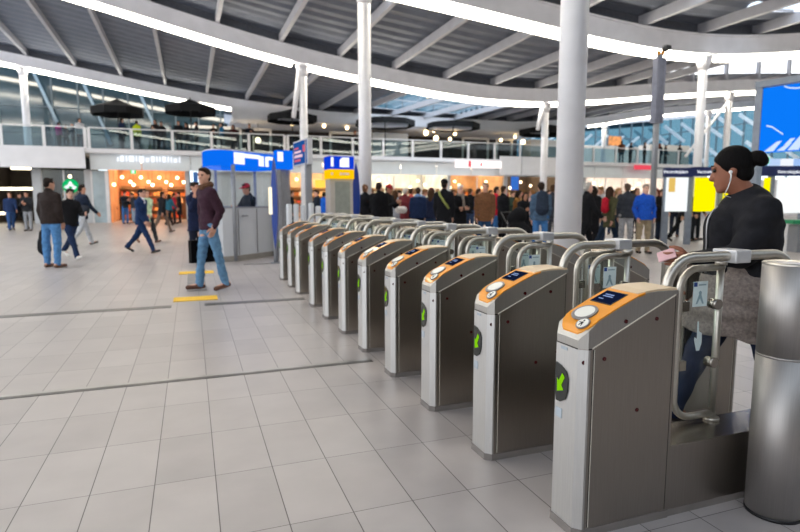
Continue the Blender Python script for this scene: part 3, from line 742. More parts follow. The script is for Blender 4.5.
for u in (668, 691.5, 723, 773, 806):
    m = MB(); a = bp(u, 168); A = Vector((a.x, a.y, 0)); wd = .09
    v = [A+RV*t+BV*o+Vector((0, 0, zz)) for o in (-.08, .0) for zz in (0, a.z+.02) for t in (-wd, wd)]
    m.add(v, [(0,2,3,1),(4,5,7,6),(0,1,5,4),(2,6,7,3),(0,4,6,2),(1,3,7,5)]); m.build('post', M_post, tb)
mm_ = MB(); board_box(664, 168, 692, 177, -.08, .06, mm_); mm_.build('header', M_navy, tb)
mm_ = MB(); board_box(692, 167, 735, 176, -.08, .05, mm_); mm_.build('header', M_navy, tb)
mm_ = MB(); board_box(757, 166, 815, 176, -.08, .06, mm_); mm_.build('header', M_navy, tb)
for u in (674.5, 708, 788):
    mm_ = MB(); M = frame(bp(u, 172, .075), RV, (0, 0, 1)); vs, fs = text_mesh('Vertrektijden', .135, M, .003); mm_.add(vs, fs); mm_.build('header_lettering', M_signw, tb)
M_bw = glow('board_white', 'f2f7f7', 1.05, var=.03); M_by = glow('board_yellow', 'fff000', 1.0, var=.02); M_bt = glow('board_tan', 'eec66a', .9)
for u0, u1, v1, mt, nm in ((666.5, 688, 211.5, M_bw, 'white_panel'), (694.8, 716, 211.5, M_by, 'yellow_panel'), (724, 734, 211.5, M_by, 'yellow_panel'), (764, 770, 211.5, M_by, 'yellow_panel'), (777.5, 815, 213, M_bw, 'white_panel')):
    mm_ = MB(); board_box(u0, 177.5, u1, v1, .0, .04, mm_); mm_.build(nm, mt, tb)
mm_ = MB(); board_box(668.5, 178, 675, 192, .04, .046, mm_); mm_.build('notice', M_bt, tb)
# small monitors above the right header
mo = bp(784, 168); dm = empty('departure_monitors', (mo.x, mo.y, mo.z), 'row of small blue and white departure monitors above the right timetable panel', 'screen')
for u0, u1, mt in ((768, 778, 'b9d0f4'), (780, 791, 'f0f4ff'), (793, 804, '9fbff0')):
    mm_ = MB(); board_box(u0, 159, u1, 166, .0, .12, mm_); mm_.build('monitor', glow('monitor_'+mt, mt, 1.0), dm)
ex = bp(763.5, 160); o = MB(); board_box(761, 157.5, 766, 164, .10, .16, o, 0); board_box(762.6, 159, 764.4, 162.5, .16, .165, o, 1)
tag(o.build('exit_sign', [glow('exit_green', '14c878', 1.5), M_signw]), 'small green emergency exit sign behind the hair bun of the woman', 'sign')
# ------------------------------------------------------------------ big blue screen
def sp(u, v, dd): return Vector(pd(u, v, dd))
d0, d1 = 13.0, 12.25
A = sp(760, 154, d0); B = sp(806, 154, d1); zb = 2.42; zt_ = 3.86
sx = Vector((B.x-A.x, B.y-A.y, 0)); Lw = sx.length*1.9; sx.normalize(); sn = Vector((sx.y, -sx.x, 0))
if sn.dot(Vector((-A.x, -A.y, 0))) < 0: sn = -sn
A0 = Vector((A.x, A.y, 0))
def spanel(t0, t1, z0, z1, o0, o1, mb, mi=0):
    v = [A0+sx*t+sn*o+Vector((0, 0, z)) for o in (o0, o1) for z in (z0, z1) for t in (t0, t1)]
    mb.add(v, [(0,2,3,1),(4,5,7,6),(0,1,5,4),(2,6,7,3),(0,4,6,2),(1,3,7,5)], mi)
def sshape(pts, mb, mi=0, o=.063):
    mb.add([A0+sx*t+sn*o+Vector((0, 0, z)) for t, z in pts], [tuple(range(len(pts)))], mi)
ds = empty('display_screen', (A.x, A.y, 0), 'big bright blue advertising screen in a grey frame above the woman', 'screen')
m = MB(); spanel(-.17, -.02, 0, zt_+.12, -.2, .05, m); spanel(-.17, Lw, zt_+.03, zt_+.17, -.2, .08, m); spanel(Lw, Lw+.15, 0, zt_+.17, -.2, .05, m); m.build('frame', surf('screen_frame', '7d8590', rough=.4, metal=.3), ds)
m = MB(); spanel(0, Lw, zb, zt_, -.05, .06, m); m.build('screen_face', glow('screen_blue', '0a78f5', 1.0, var=.05), ds)
m = MB()
def stroke(pts, wd):
    up = [(t, z+wd/2) for t, z in pts]; dn = [(t, z-wd/2) for t, z in reversed(pts)]; 
    for i in range(len(pts)-1): sshape([(pts[i][0], pts[i][1]-wd/2), (pts[i+1][0], pts[i+1][1]-wd/2), (pts[i+1][0], pts[i+1][1]+wd/2), (pts[i][0], pts[i][1]+wd/2)], m)
stroke([(.42, zt_-.02), (.52, zt_-.07), (.66, zt_-.10), (.85, zt_-.10), (1.2, zt_-.08)], .03)
M_art = glow('screen_pale', 'cfe4ff', 1.0); m.build('white_curve', M_art, ds)
for pts_ in ([(.82, 3.62), (1.1, 3.62), (1.1, 3.83), (.84, 3.83)], [(.80, 3.24), (1.1, 3.24), (1.1, 3.46), (.84, 3.46)]):
    m = MB(); sshape(pts_, m); m.build('white_block', M_art, ds)
m = MB()
for t0, z0, t1, z1, t2, z2 in ((.1, 2.44, .42, 2.66, .30, 2.44), (.36, 2.44, .62, 2.60, .52, 2.44), (.5, 2.56, .68, 2.70, .64, 2.6), (.58, 2.44, .86, 2.74, .80, 2.44), (.84, 2.5, 1.1, 2.78, 1.05, 2.5)):
    m = MB(); sshape([(t0, z0), (t2, z2), (t1+.04, z1), (t1-.06, z1-.01)], m); m.build('pale_streak', M_art, ds)
m = MB(); stroke([(.12, 3.02), (.24, 2.98), (.34, 2.9), (.47, 2.8)], .035); m.build('white_stroke', M_art, ds)
# ------------------------------------------------------------------ low counter at the right
q = pd(803, 240, 15.0); o = empty('far_barrier', (q[0], q[1], 0), 'low grey counter with a green band at the right edge', 'barrier')  # plain box in place of the ticket gates across the hall
RVx = MB(); a = Vector((q[0], q[1], 0))
def cbox(t0, t1, z0, z1, d_, mb): 
    v = [a+RV*t+BV*b_+Vector((0, 0, z_)) for b_ in (0, d_) for z_ in (z0, z1) for t in (t0, t1)]; mb.add(v, [(0,2,3,1),(4,5,7,6),(0,1,5,4),(2,6,7,3),(0,4,6,2),(1,3,7,5)])
m = MB(); cbox(-.42, .9, 0, .72, .4, m); m.build('body', M_grey, o)
m = MB(); cbox(-.6, .95, .74, .84, .45, m); m.build('band', surf('barrier_green', '1f8a5a', rough=.5), o)
# ------------------------------------------------------------------ shops
YS = 38.3
PALS = [['c8702c', 'e8a050', 'f0c890', '8a3c18', 'd85028'], ['e8c8a0', 'f4e4c8', 'c89868', 'fff0d8', 'b87850'], ['d8b080', 'f0d0a0', 'a06030', 'e8e0d0', 'c04030']]
def shop(name, u0, u1, wall, lamp, power, pal, desc, nl=6, shelves=2, depth=5.0, head=3.88):
    x0, x1 = aty(u0, 200, YS)[0], aty(u1, 200, YS)[0]
    m = MB(); m.box(x0, x1, YS+depth, YS+depth+.1, 0, head); m.box(x0-.05, x0+.02, YS, YS+depth, 0, head); m.box(x1-.02, x1+.05, YS, YS+depth, 0, head)
    struct(m.build('wall_'+name, surf('shopwall_'+name, wall, rough=.8, var=.25, scale=1.2)))
    pw = MB().box(x0+.4, x1-.4, YS+1.0, YS+1.5, head-.05, head-.01).box(x0+.4, x1-.4, YS+3.2, YS+3.7, head-.05, head-.01)  # panels added out of sight above the sign band to light the shop
    tag(pw.build('hidden_light_panel', glow('shop_fill_'+name, lamp, power)), 'hidden light panels added to brighten '+desc, 'ceiling light')
    for s_ in range(shelves):
        w_ = (x1-x0)/shelves; xa = x0+w_*s_+.15; xb = xa+w_-.3; yy = YS+depth-.6
        sh = empty('display_shelf', ((xa+xb)/2, yy, 0), '%slit display shelf in %s' % ((['left ', 'right '] if shelves == 2 else ['left ', 'middle ', 'right '])[s_] if shelves > 1 else '', desc), 'shelf')
        f = MB(); f.box(xa, xb, yy+.4, yy+.45, 0, 2.3)
        for z_ in (.1, .6, 1.1, 1.6, 2.1): f.box(xa, xb, yy, yy+.42, z_, z_+.05)
        f.build('rack', surf('shelf_wood', '8a6a48', rough=.6), sh)
        g = MB()
        for z_ in (.15, .65, 1.15, 1.65):
            x = xa+.05
            while x < xb-.2:
                w2 = random.uniform(.12, .38); g.box(x, min(x+w2, xb), yy+.02, yy+.35, z_, z_+random.uniform(.15, .4), random.randrange(5)); x += w2+random.uniform(.02, .12)
        gg = g.build('goods', [surf('goods_'+c_, c_, rough=.5) for c_ in pal], sh); gg['kind'] = 'stuff'
    for i in range(nl):
        x = x0+(x1-x0)*(i+.5)/nl; yy = YS+.8+1.1*(i % 3); zz = 2.3+.25*((i*2) % 3)
        o = MB().ball((x, yy, zz), .10).build('globe_lamp', glow('globe_warm', 'ffe2b4', 7), origin=(x, yy, zz)); MB().tube([(x, yy, zz+.09), (x, yy, head)], .012, 5).build('cord', M_dark, o)
        tag(o, 'round glowing globe lamp hanging in '+desc, 'lamp', 'globe lamps in '+desc)
shop('bakery', 110, 187, 'c89468', 'ffd4ac', 24, PALS[0], 'the orange lit open shop', nl=12, shelves=3)
shop('cafe', 43, 87, '3c4a48', 'ffe0b0', 3.5, PALS[1], 'the shop with the round green logo', nl=3, shelves=1)
shop('passage', -14, 34, '3b3430', 'fff2dc', 2.0, PALS[0], 'the dark passage at the far left', nl=0, shelves=0)
shop('gifts', 284, 354, 'e0c8a8', 'ffdcb0', 16, PALS[2], 'the shop behind the ticket machine', nl=6, shelves=2)
shop('fashion', 366, 447, 'f0e6d8', 'fff0dc', 18, PALS[1], 'the cream lit shop behind the crowd', nl=6, shelves=2)
shop('food', 449, 503, 'd8b088', 'ffdcb0', 17, PALS[0], 'the shop under the glowing white sign', nl=5, shelves=2)
shop('hall', 506, 560, '7c6a58', 'fff0d8', 7, PALS[2], 'the shop under the white panels', nl=3, shelves=1)
shop('corner', 584, 662, 'e8e0d8', 'ffeadc', 16, PALS[2], 'the shop behind the man in the blue jacket', nl=5, shelves=2)
pier = MB()
for u0, u1 in ((34, 43), (86, 92), (186, 190), (204, 284), (354, 366), (447, 449.5), (503, 506), (560, 584), (662, 700)):
    a, b_ = aty(u0, 200, YS)[0], aty(u1, 200, YS)[0]; pier.box(a, b_, YS-.15, YS+.2, 0, 3.15)
struct(pier.build('wall_shops', surf('pier_grey', 'b8bcc0', rough=.4, var=.06)))
x0, x1 = aty(92, 200, YS)[0], aty(110, 200, YS)[0]
o = struct(MB().box(x0, x1, YS-.05, YS, 0, 3.1).build('door_1', surf('door_glass', '9fb0b8', rough=.15, var=.3, scale=.8))); MB().box(x1-.2, x1, YS-.1, YS-.05, 0, 3.1).box(x0, x0+.1, YS-.1, YS-.05, 0, 3.1).build('door_frame', M_rail, o)
for i, (u0, u1) in enumerate(((43, 87), (366, 447), (449, 503), (584, 662))):
    a, b_ = aty(u0, 200, YS)[0], aty(u1, 200, YS)[0]
    o = struct(MB().box(a, b_, YS-.02, YS, 0, 3.1).build('window_%d' % (30+i), M_glassc)); fr = MB(); n = max(2, int((b_-a)/2))
    for k_ in range(n+1): x = a+(b_-a)*k_/n; fr.box(x-.04, x+.04, YS-.06, YS-.02, 0, 3.1)
    fr.build('window_frame', M_rail, o)
# fluorescent tubes in the passage
for u, v in ((6, 188.5), (28, 188.5), (9, 213), (22, 168)):
    p = aty(u, v, YS+1.5); o = MB().box(p[0]-.55, p[0]+.55, p[1]-.08, p[1]+.08, p[2]-.09, p[2]+.06).build('tube_lamp', glow('tube_warm', 'fff0cc', 5)); tag(o, 'fluorescent tube lamp in the dark passage at the far left', 'lamp', 'tube lamps in the dark passage')
# round green logo sign
p = aty(70.5, 186, YS-.12); m = MB()
def rdisc(mb, r, y, mi, n=32): mb.add([(p[0]+r*math.cos(2*PI*k_/n), y, p[2]+r*math.sin(2*PI*k_/n)) for k_ in range(n)]+[(p[0]+r*math.cos(2*PI*k_/n), y+.06, p[2]+r*math.sin(2*PI*k_/n)) for k_ in range(n)], [tuple(range(n))]+[(k_, (k_+1) % n, n+(k_+1) % n, n+k_) for k_ in range(n)], mi)
lg = empty('logo_sign', (p[0], p[1], p[2]), 'round green and white illuminated logo sign in the window of the cafe', 'sign')
rdisc(m, .42, p[1], 0); m.build('disc', glow('logo_green', '0fa860', 1.2), lg)
m = MB()
for s_ in (-1, 1):
    for k_ in range(4):
        x = p[0]+s_*(.11+.065*k_); m.prism([(x-.025, p[2]-.28+.06*k_), (x+.03, p[2]-.26+.06*k_), (x+.02, p[2]+.1-.05*k_), (x-.03, p[2]+.12-.05*k_)], p[1]-.02, p[1]-.005)
m.prism([(p[0]-.09, p[2]-.02), (p[0]+.09, p[2]-.02), (p[0]+.1, p[2]+.16), (p[0], p[2]+.3), (p[0]-.1, p[2]+.16)], p[1]-.02, p[1]-.005); m.build('emblem', M_signw, lg)
def wsign(u0, u1, v0, v1, Yp, mat, label, name='shop_sign', marks=None, mm2=None):
    a, b_ = aty(u0, v0, Yp), aty(u1, v1, Yp); m = MB().box(a[0], b_[0], Yp-.08, Yp, b_[2], a[2], 0)
    for q in marks or []: 
        c_, d_ = aty(q[0], q[1], Yp), aty(q[2], q[3], Yp); m.box(c_[0], d_[0], Yp-.1, Yp-.08, d_[2], c_[2], 1)
    o = m.build(name, [mat]+([mm2] if mm2 else [])); tag(o, label, 'sign'); return o
wsign(130.5, 136, 169.5, 174, YS-.2, glow('exit_green', '14c878', 1.5), 'small green exit sign over the entrance of the orange shop', 'exit_sign', [(132, 170.3, 134.4, 173.2)], M_signw)
wsign(455, 501, 160.5, 168.5, YM-.2, glow('sign_soft', 'fff4f0', 1.4), 'long glowing white shop sign with a small red mark, right of the crowd', 'shop_sign', [(468, 161, 470.5, 167), (480, 163, 481.5, 166)], glow('sign_red', 'e85060', 1.0))
m = wsign(511, 518, 174, 190, YS-.3, glow('poster_blue', '3f78d8', .8), 'small blue poster at the shops left of the thick white column', 'poster')
m = wsign(315, 329, 180, 188, YS+.6, glow('sign_amber', 'ffc850', 1.3), 'square amber sign glowing in the shop left of the ticket machine', 'shop_sign')
wsign(634, 652, 165, 170, YM-.2, glow('sign_red', 'e85060', 1.0), 'thin red lit shop sign behind the grey mast', 'shop_sign')
wsign(193, 199, 172, 206, YS-.3, glow('poster_bl2', '4a78b8', .7), 'tall blue poster at the right side of the orange shop', 'poster')
p = aty(156, 158.5, YM+.4); mm_ = MB()
x = aty(117, 158, YM+.4)[0]; xe = aty(181, 158, YM+.4)[0]
while x < xe:
    w2 = random.choice([.08, .2, .28]); mm_.box(x, x+w2, YM+.36, YM+.44, p[2]-.22, p[2]+random.choice([.02, .1, .12])); x += w2+.09
tag(mm_.build('shop_lettering', M_signw), 'white sign letters above the entrance of the orange lit shop', 'sign')
# ------------------------------------------------------------------ figures: distance fields turned into one surface
def nvec(a): a = np.array(a, float); return a/np.linalg.norm(a)
def rotx(a): c, s = math.cos(a), math.sin(a); return np.array([[1,0,0],[0,c,-s],[0,s,c]])
def rotz(a): c, s = math.cos(a), math.sin(a); return np.array([[c,-s,0],[s,c,0],[0,0,1]])
def roty(a): c, s = math.cos(a), math.sin(a); return np.array([[c,0,s],[0,1,0],[-s,0,c]])
class Field:
    def __init__(s): s.p = []
    def cone(s, a, b, ra, rb, k=.03, flat=None):
        """round cone; flat = (axis, factor): radius along axis times factor"""
        s.p.append(('c', np.array(a, float), np.array(b, float), ra, rb, k, flat)); return s
    def ell(s, c, r, R=None, k=.02): s.p.append(('e', np.array(c, float), np.array(r, float), R, k)); return s
    def cut(s, n, d): s.p.append(('x', nvec(n), d)); return s          # keep n.p <= d
    def carve(s, c, r, R=None, k=.01): s.p.append(('s', np.array(c, float), np.array(r, float), R, k)); return s
    def mesh(s, res, wob=0.0, seed=0):
        lo, hi = [], []
        for q in s.p:
            if q[0] == 'c':
                r = max(q[3], q[4])*max(1, q[6][1] if q[6] else 1)
                lo.append(np.minimum(q[1], q[2])-r); hi.append(np.maximum(q[1], q[2])+r)
            elif q[0] == 'e': lo.append(q[1]-q[2].max()); hi.append(q[1]+q[2].max())
        lo = np.min(lo, 0)-2.5*res-.01; hi = np.max(hi, 0)+2.5*res+.01
        n = np.ceil((hi-lo)/res).astype(int)+1
        ax = [lo[i]+res*np.arange(n[i]) for i in range(3)]
        D = np.full(n, .5, dtype=np.float32)
        def sub(c0, c1, mar):
            i0 = np.maximum(((c0-mar-lo)/res).astype(int), 0); i1 = np.minimum(((c1+mar-lo)/res).astype(int)+2, n)
            sl = tuple(slice(a, b) for a, b in zip(i0, i1))
            P = np.stack(np.meshgrid(*[ax[i][sl[i]] for i in range(3)], indexing='ij'), -1); return sl, P
        for q in s.p:
            if q[0] == 'c':
                _, a, b, ra, rb, k, fl = q; m = max(ra, rb)*max(1, fl[1] if fl else 1)+k+3*res
                sl, P = sub(np.minimum(a, b), np.maximum(a, b), m); p = P-a; ba = b-a
                sc_ = 1.0
                if fl is not None:
                    nn = nvec(fl[0]); f = 1/fl[1]-1; p = p+(p @ nn)[..., None]*nn*f; ba = ba+(ba @ nn)*nn*f; sc_ = min(1.0, fl[1])
                t = np.clip((p @ ba)/max(1e-9, ba @ ba), 0, 1)
                d = (np.linalg.norm(p-t[..., None]*ba, axis=-1)-(ra+(rb-ra)*t))*(1.0 if sc_ == 1 else .85)
            elif q[0] in 'es':
                _, c, r, R, k = q; sl, P = sub(c, c, r.max()+k+3*res); p = P-c
                if R is not None: p = p @ R
                l = np.linalg.norm(p/r, axis=-1); d = (l-1)*r.min() if r.min()*2.5 > r.max() else (l-1)*r.min()*1.3
            if q[0] == 'x':
                P = np.stack(np.meshgrid(*ax, indexing='ij'), -1); D = np.maximum(D, (P @ q[1]-q[2]).astype(np.float32)); continue
            A = D[sl]
            if q[0] == 's': h = np.maximum(k-np.abs(A+d), 0)/k; D[sl] = np.maximum(A, -d)+h*h*k/4
            else: h = np.maximum(k-np.abs(A-d), 0)/k; D[sl] = np.minimum(A, d)-h*h*k/4
        if wob:
            rs = np.random.RandomState(seed); X, Y, Z = np.meshgrid(*ax, indexing='ij')
            for j in range(4):
                kx = rs.normal(0, 1, 3)*np.array([16, 16, 30]); D += (wob/2*np.sin(kx[0]*X+kx[1]*Y+kx[2]*Z+rs.uniform(0, 6))).astype(np.float32)
        return nets(D, lo, res)
def nets(D, lo, h):
    """surface nets: one vertex per crossed cell, one quad per crossed edge"""
    ins = D < 0; n = np.array(D.shape)-1
    cnt = np.zeros(n, np.int32); pos = np.zeros(tuple(n)+(3,), np.float32)
    cor = [(i, j, k) for i in (0, 1) for j in (0, 1) for k in (0, 1)]
    S = lambda A, c: A[c[0]:c[0]+n[0], c[1]:c[1]+n[1], c[2]:c[2]+n[2]]
    for c in cor:
        for a in range(3):
            if c[a]: continue
            e = list(c); e[a] = 1; m = S(ins, c) != S(ins, e)
            if not m.any(): continue
            va, vb = S(D, c)[m], S(D, e)[m]; t = va/(va-vb)
            q = np.tile(np.array(c, np.float32), (len(t), 1)); q[:, a] += t
            pos[m] += q; cnt[m] += 1
    act = cnt > 0; idx = np.full(n, -1, np.int64); idx[act] = np.arange(act.sum())
    g = np.argwhere(act); V = lo+h*(g+pos[act]/cnt[act][:, None])
    F = []
    for a in range(3):
        b, c = (a+1) % 3, (a+2) % 3
        sl0 = [slice(1, n[i]) for i in range(3)]; sl0[a] = slice(0, n[a]); sl1 = list(sl0); sl1[a] = slice(1, n[a]+1)
        i0, i1 = ins[tuple(sl0)], ins[tuple(sl1)]; m = np.argwhere(i0 != i1)
        if not len(m): continue
        off = np.array([s_.start for s_ in sl0]); m2 = m+off; fl = i0[tuple(m.T)]
        def g_(db, dc): q = m2.copy(); q[:, b] -= db; q[:, c] -= dc; return idx[tuple(q.T)]
        Q = np.stack([g_(1, 1), g_(0, 1), g_(0, 0), g_(1, 0)], 1); Q[~fl] = Q[~fl][:, ::-1]; F.append(Q)
    return V, np.concatenate(F) if F else np.zeros((0, 4), int)
def field_obj(name, fld, mat, parent, res, wob=0, extra=None, seed=0):
    V, F = fld.mesh(res, wob, seed) if fld.p else (np.zeros((0, 3)), np.zeros((0, 4), int))
    vs = V.tolist(); fs = [tuple(f) for f in F.tolist()]
    if extra is not None:
        o_ = len(vs); vs += extra.v; fs += [tuple(i+o_ for i in f) for f in extra.f]
    me = bpy.data.meshes.new(name); me.from_pydata(vs, [], fs); me.materials.append(mat)
    me.polygons.foreach_set('use_smooth', [True]*len(fs)); me.update()
    o = bpy.data.objects.new(name, me); COL.objects.link(o)
    if parent is not None: o.parent = parent
    return o
def skin_mat(col): return surf('skin_'+col, col, rough=.5, var=.08, scale=12, spec=.35)
def hair_mat(col): return surf('hair_'+col, col, rough=.75, var=.35, scale=30, stretch=(4, 4, .6), bump=.4, spec=.12)
def hand(mb, wrist, d, front, palm, s=1.0, curl=.5, grip=False):
    """palm and five bent fingers; d along the hand, front towards the thumb, palm the direction the palm faces"""
    d, f, p = nvec(d), nvec(front), nvec(palm); w = np.array(wrist, float)
    mb.tube([w-d*.02*s, w+d*.01*s], [.024*s, .026*s], 8)
    for q in (-1.5, -.5, .5, 1.5): mb.tube([w+f*q*.010*s, w+d*.05*s+f*q*.017*s, w+d*.088*s+f*q*.019*s], [.017*s, .0155*s, .0105*s], 6)
    for q, L in ((1.5, .072), (.5, .080), (-.5, .075), (-1.5, .058)):
        b = w+d*.085*s+f*q*.0195*s; pts = [b]; a = curl*.5
        for t in (.45, .32, .23):
            b = b+(d*math.cos(a)+p*math.sin(a))*L*t*s; pts.append(b); a += curl*(1.0 if grip else .75)
        mb.tube(pts, [.0098*s, .0092*s, .0082*s, .0058*s], 7)
    b = w+d*.025*s+f*.022*s; t1 = b+(d*.6+f*.75+p*.15)*.042*s; t2 = t1+(d*.85+f*.3+p*.35)*.034*s; t3 = t2+(d*.9+p*.5)*.024*s
    mb.tube([b, t1, t2, t3], [.015*s, .0125*s, .0105*s, .007*s], 7)
POSES = {
 'stand': dict(),
 'stand2': dict(la=(.12, .10, .5, .1), ra=(.05, .12, .25, .05), ll=(.06, .05), rl=(-.04, .02)),
 'phone': dict(la=(.35, .12, 1.5, .5), ra=(.45, .10, 1.6, .55), hp=.3),
 'onephone': dict(ra=(.4, .12, 1.75, .5), la=(.0, .1, .15, 0), hp=.3),
 'walk': dict(la=(.45, .08, .35, 0), ra=(-.4, .08, .25, 0), ll=(-.35, .35), rl=(.42, .08), lean=.04),
 'walk2': dict(la=(-.35, .08, .2, 0), ra=(.4, .08, .4, 0), ll=(.40, .06), rl=(-.33, .4), lean=.04),
 'stride': dict(la=(.3, .08, .35, 0), ra=(-.3, .1, .2, 0), ll=(-.50, .35), rl=(.45, .04), lean=.05),
 'folded': dict(la=(.25, .12, 1.35, 1.0), ra=(.25, .12, 1.3, 1.0)),
 'pockets': dict(la=(-.1, .28, .55, .15), ra=(-.1, .28, .55, .15)),
 'lean': dict(la=(.55, .15, 1.2, .5), ra=(.5, .15, 1.3, .5), lean=.12, hp=.2),
 'phoneear': dict(ra=(.5, .35, 2.35, .1), la=(.0, .1, .2, 0)),
}
def person(x, y, face, H, label, pose='stand', top='222428', style='jacket', legs='1d2a44', shoes='2a201a', skin='c49078', hair='2a2019', hs='short',
           res=None, yaw=0.0, bulk=1.0, hem=None, hat=None, z0=0.0, group='people in the station hall', over=None, shirt=None, detail=False, scarf=None, ll_shoes=None):
    """a clothed figure; face is the heading in degrees (world), local front is -y"""
    P = dict(la=(.05, .10, .2, .05), ra=(.05, .10, .2, .05), ll=(.03, .02), rl=(-.03, .02), lean=0.0, hp=0.05)
    P.update(POSES[pose]); P.update(over or {})
    s = H/1.75; dist = math.hypot(x, y)
    res = res or min(.026, max(.011, dist*.00095))
    lean = P['lean']; up = np.array([0, -math.sin(lean), math.cos(lean)]); fw = np.array([0, -1.0, 0])
    pel = np.array([0, 0, .95*s]); J = {}
    low = 9
    for sd, key in ((1, 'll'), (-1, 'rl')):
        p, k = P[key][:2]; ab = P[key][2] if len(P[key]) > 2 else .03
        hip = pel+np.array([sd*.092*s*bulk**.5, 0, -.02*s]); kn = hip+.43*s*nvec([sd*ab, -math.sin(p), -math.cos(p)])
        q = p-k; an = kn+.415*s*nvec([0, -math.sin(q), -math.cos(q)])
        fp = max(-.9, min(.25, q*.75 if q < -.15 else (q*.5 if q > .2 else 0)))
        fd = np.array([sd*.12, -math.cos(fp), math.sin(fp)]); fd /= np.linalg.norm(fd)
        toe = an+fd*.165*s+np.array([0, 0, -.052*s]); heel = an-fd*.045*s+np.array([0, 0, -.05*s])
        J[key] = (hip, kn, an, toe, heel, fd); low = min(low, toe[2]-.036*s, heel[2]-.036*s)
    sh = np.array([0, 0, -low])
    pel = pel+sh
    for key in ('ll', 'rl'): J[key] = tuple(v+sh for v in J[key][:5])+(J[key][5],)
    neck = pel+up*.535*s; wst = pel+up*.15*s; che = pel+up*.37*s
    hc = neck+up*.155*s+np.array([0, -.02*s-.05*P['hp']-P.get('hf', 0), 0])
    HR = rotz(yaw) @ rotx(P['hp'])      # head frame
    for sd, key in ((1, 'la'), (-1, 'ra')):
        p, ab, e, inn = P[key][:4]; shd = neck-up*.075*s+np.array([sd*.178*s*(.6+.4*bulk), 0, 0])
        el = shd+.285*s*np.array([sd*math.sin(ab), -math.sin(p)*math.cos(ab), -math.cos(p)*math.cos(ab)])
        d = np.array([-sd*math.sin(inn), -math.sin(p+e)*math.cos(inn), -math.cos(p+e)*math.cos(inn)]); wr = el+.245*s*d
        J[key] = (shd, el, wr, d)
    hd = lambda v: hc+HR @ (np.array(v)*s)
    nb = neck+np.array([0, .01, -.02*s])
    # ---- body, one continuous surface
    B = Field()
    B.cone(pel, wst, .135*s*bulk, .125*s*bulk, .05, ([0, 1, 0], .68)); B.cone(wst, che, .125*s*bulk, .15*s*bulk, .05, ([0, 1, 0], .64)); B.cone(che, neck-up*.06*s, .15*s*bulk, .11*s, .05, ([0, 1, 0], .62))
    B.cone(nb-up*.03*s, hd((0, .015, -.06)), .056*s*bulk**.4, .052*s*bulk**.4, .03)
    for key in ('la', 'ra'):
        a, e, w_, d = J[key]; B.cone(a, e, .048*s, .04*s, .04); B.cone(e, w_, .04*s, .028*s, .02)
    for key in ('ll', 'rl'):
        h_, k_, a_, t_, l_, fd = J[key]; B.cone(h_, k_, .078*s, .052*s, .04); B.cone(k_, a_, .05*s, .034*s, .02); B.cone(l_+np.array([0, 0, .02*s]), t_+np.array([0, 0, .01*s]), .036*s, .026*s, .03)
    B.ell(hd((0, .012, .028)), np.array((.073, .092, .088))*s, HR, .02); B.ell(hd((0, -.022, -.04)), np.array((.057, .068, .080))*s, HR, .03)
    B.cone(hd((0, -.084, .012)), hd((0, -.104, -.026)), .010*s, .0155*s, .012); B.ell(hd((0, -.072, -.098)), np.array((.026, .022, .02))*s, HR, .025)
    for q in (-1, 1):
        B.ell(hd((q*.073, .012, -.005)), np.array((.012, .020, .032))*s, HR, .006)
        if res < .014: B.carve(hd((q*.031, -.092, .018)), np.array((.016, .012, .011))*s, HR, .012); B.cone(hd((q*.012, -.089, .036)), hd((q*.05, -.076, .034)), .008*s, .006*s, .012)
    if res < .014: B.ell(hd((0, -.090, -.064)), np.array((.024, .010, .012))*s, HR, .012)
    ex = MB()
    for key, sd in (('la', 1), ('ra', -1)):
        a, e, w_, d = J[key]; inward = np.array([-sd, 0, 0])-d*(-sd*d[0]); inward = nvec(inward); fr = nvec(np.cross(d, inward)); fr = fr if fr @ fw > 0 or fr[2] > .5 else -fr
        hand(ex, w_+d*.012*s, d, fr, inward, s*1.02, curl=P.get('curl', .45))
    body = field_obj('person', B, skin_mat(skin), None, res, extra=ex)
    body.location = (x, y, z0); body.rotation_euler.z = math.radians(face)+PI/2
    tag(body, label, 'person', group)
    # ---- clothes
    coat = style in ('coat', 'longcoat')
    hemz = (hem*s if hem else {'jacket': .86, 'sweater': .90, 'coat': .70, 'longcoat': .48, 'puffer': .84}[style]*s)+sh[2]
    pf = .007 if style == 'puffer' else 0.0
    T = Field()
    hb = np.array([pel[0], pel[1], hemz])
    g = 1.0+pf*4
    if hemz < pel[2]: T.cone(hb, pel, (.205 if coat else .195)*s*bulk**.7, .180*s*bulk**.8, .04, ([0, 1, 0], .68))
    T.cone(pel, wst, .172*s*bulk**.9*g, .155*s*bulk*g, .05, ([0, 1, 0], .70)); T.cone(wst, che, .15*s*bulk*g, .176*s*bulk*g, .06, ([0, 1, 0], .68)); T.cone(che, neck-up*.075*s, .172*s*bulk*g, .115*s, .06, ([0, 1, 0], .66))
    T.cone(neck-up*.075*s-np.array([.10*s, 0, 0]), neck-up*.075*s+np.array([.10*s, 0, 0]), .07*s, .07*s, .05)
    T.cut([0, 0, -1], -hemz)
    for key in ('la', 'ra'):
        a, e, w_, d = J[key]; T.cone(a, e, (.068+pf)*s*bulk**.5, (.056+pf)*s*bulk**.5, .05); T.cone(e, w_, (.056+pf)*s*bulk**.5, .041*s, .02)
    if style != 'sweater': T.cone(neck-up*.05*s+np.array([0, .015*s, 0]), neck+up*.02*s+np.array([0, .012*s, 0]), .078*s, .07*s, .02)
    field_obj({'jacket': 'jacket', 'sweater': 'sweater', 'coat': 'coat', 'longcoat': 'coat', 'puffer': 'puffer_jacket'}[style], T, cloth(top), body, res, wob=.006 if res < .02 else .004, seed=int(dist*100) % 997)
    L = Field(); L.cone(pel+np.array([0, 0, .06*s]), pel-np.array([0, 0, .04*s]), .14*s*bulk, .145*s*bulk, .04, ([0, 1, 0], .74))
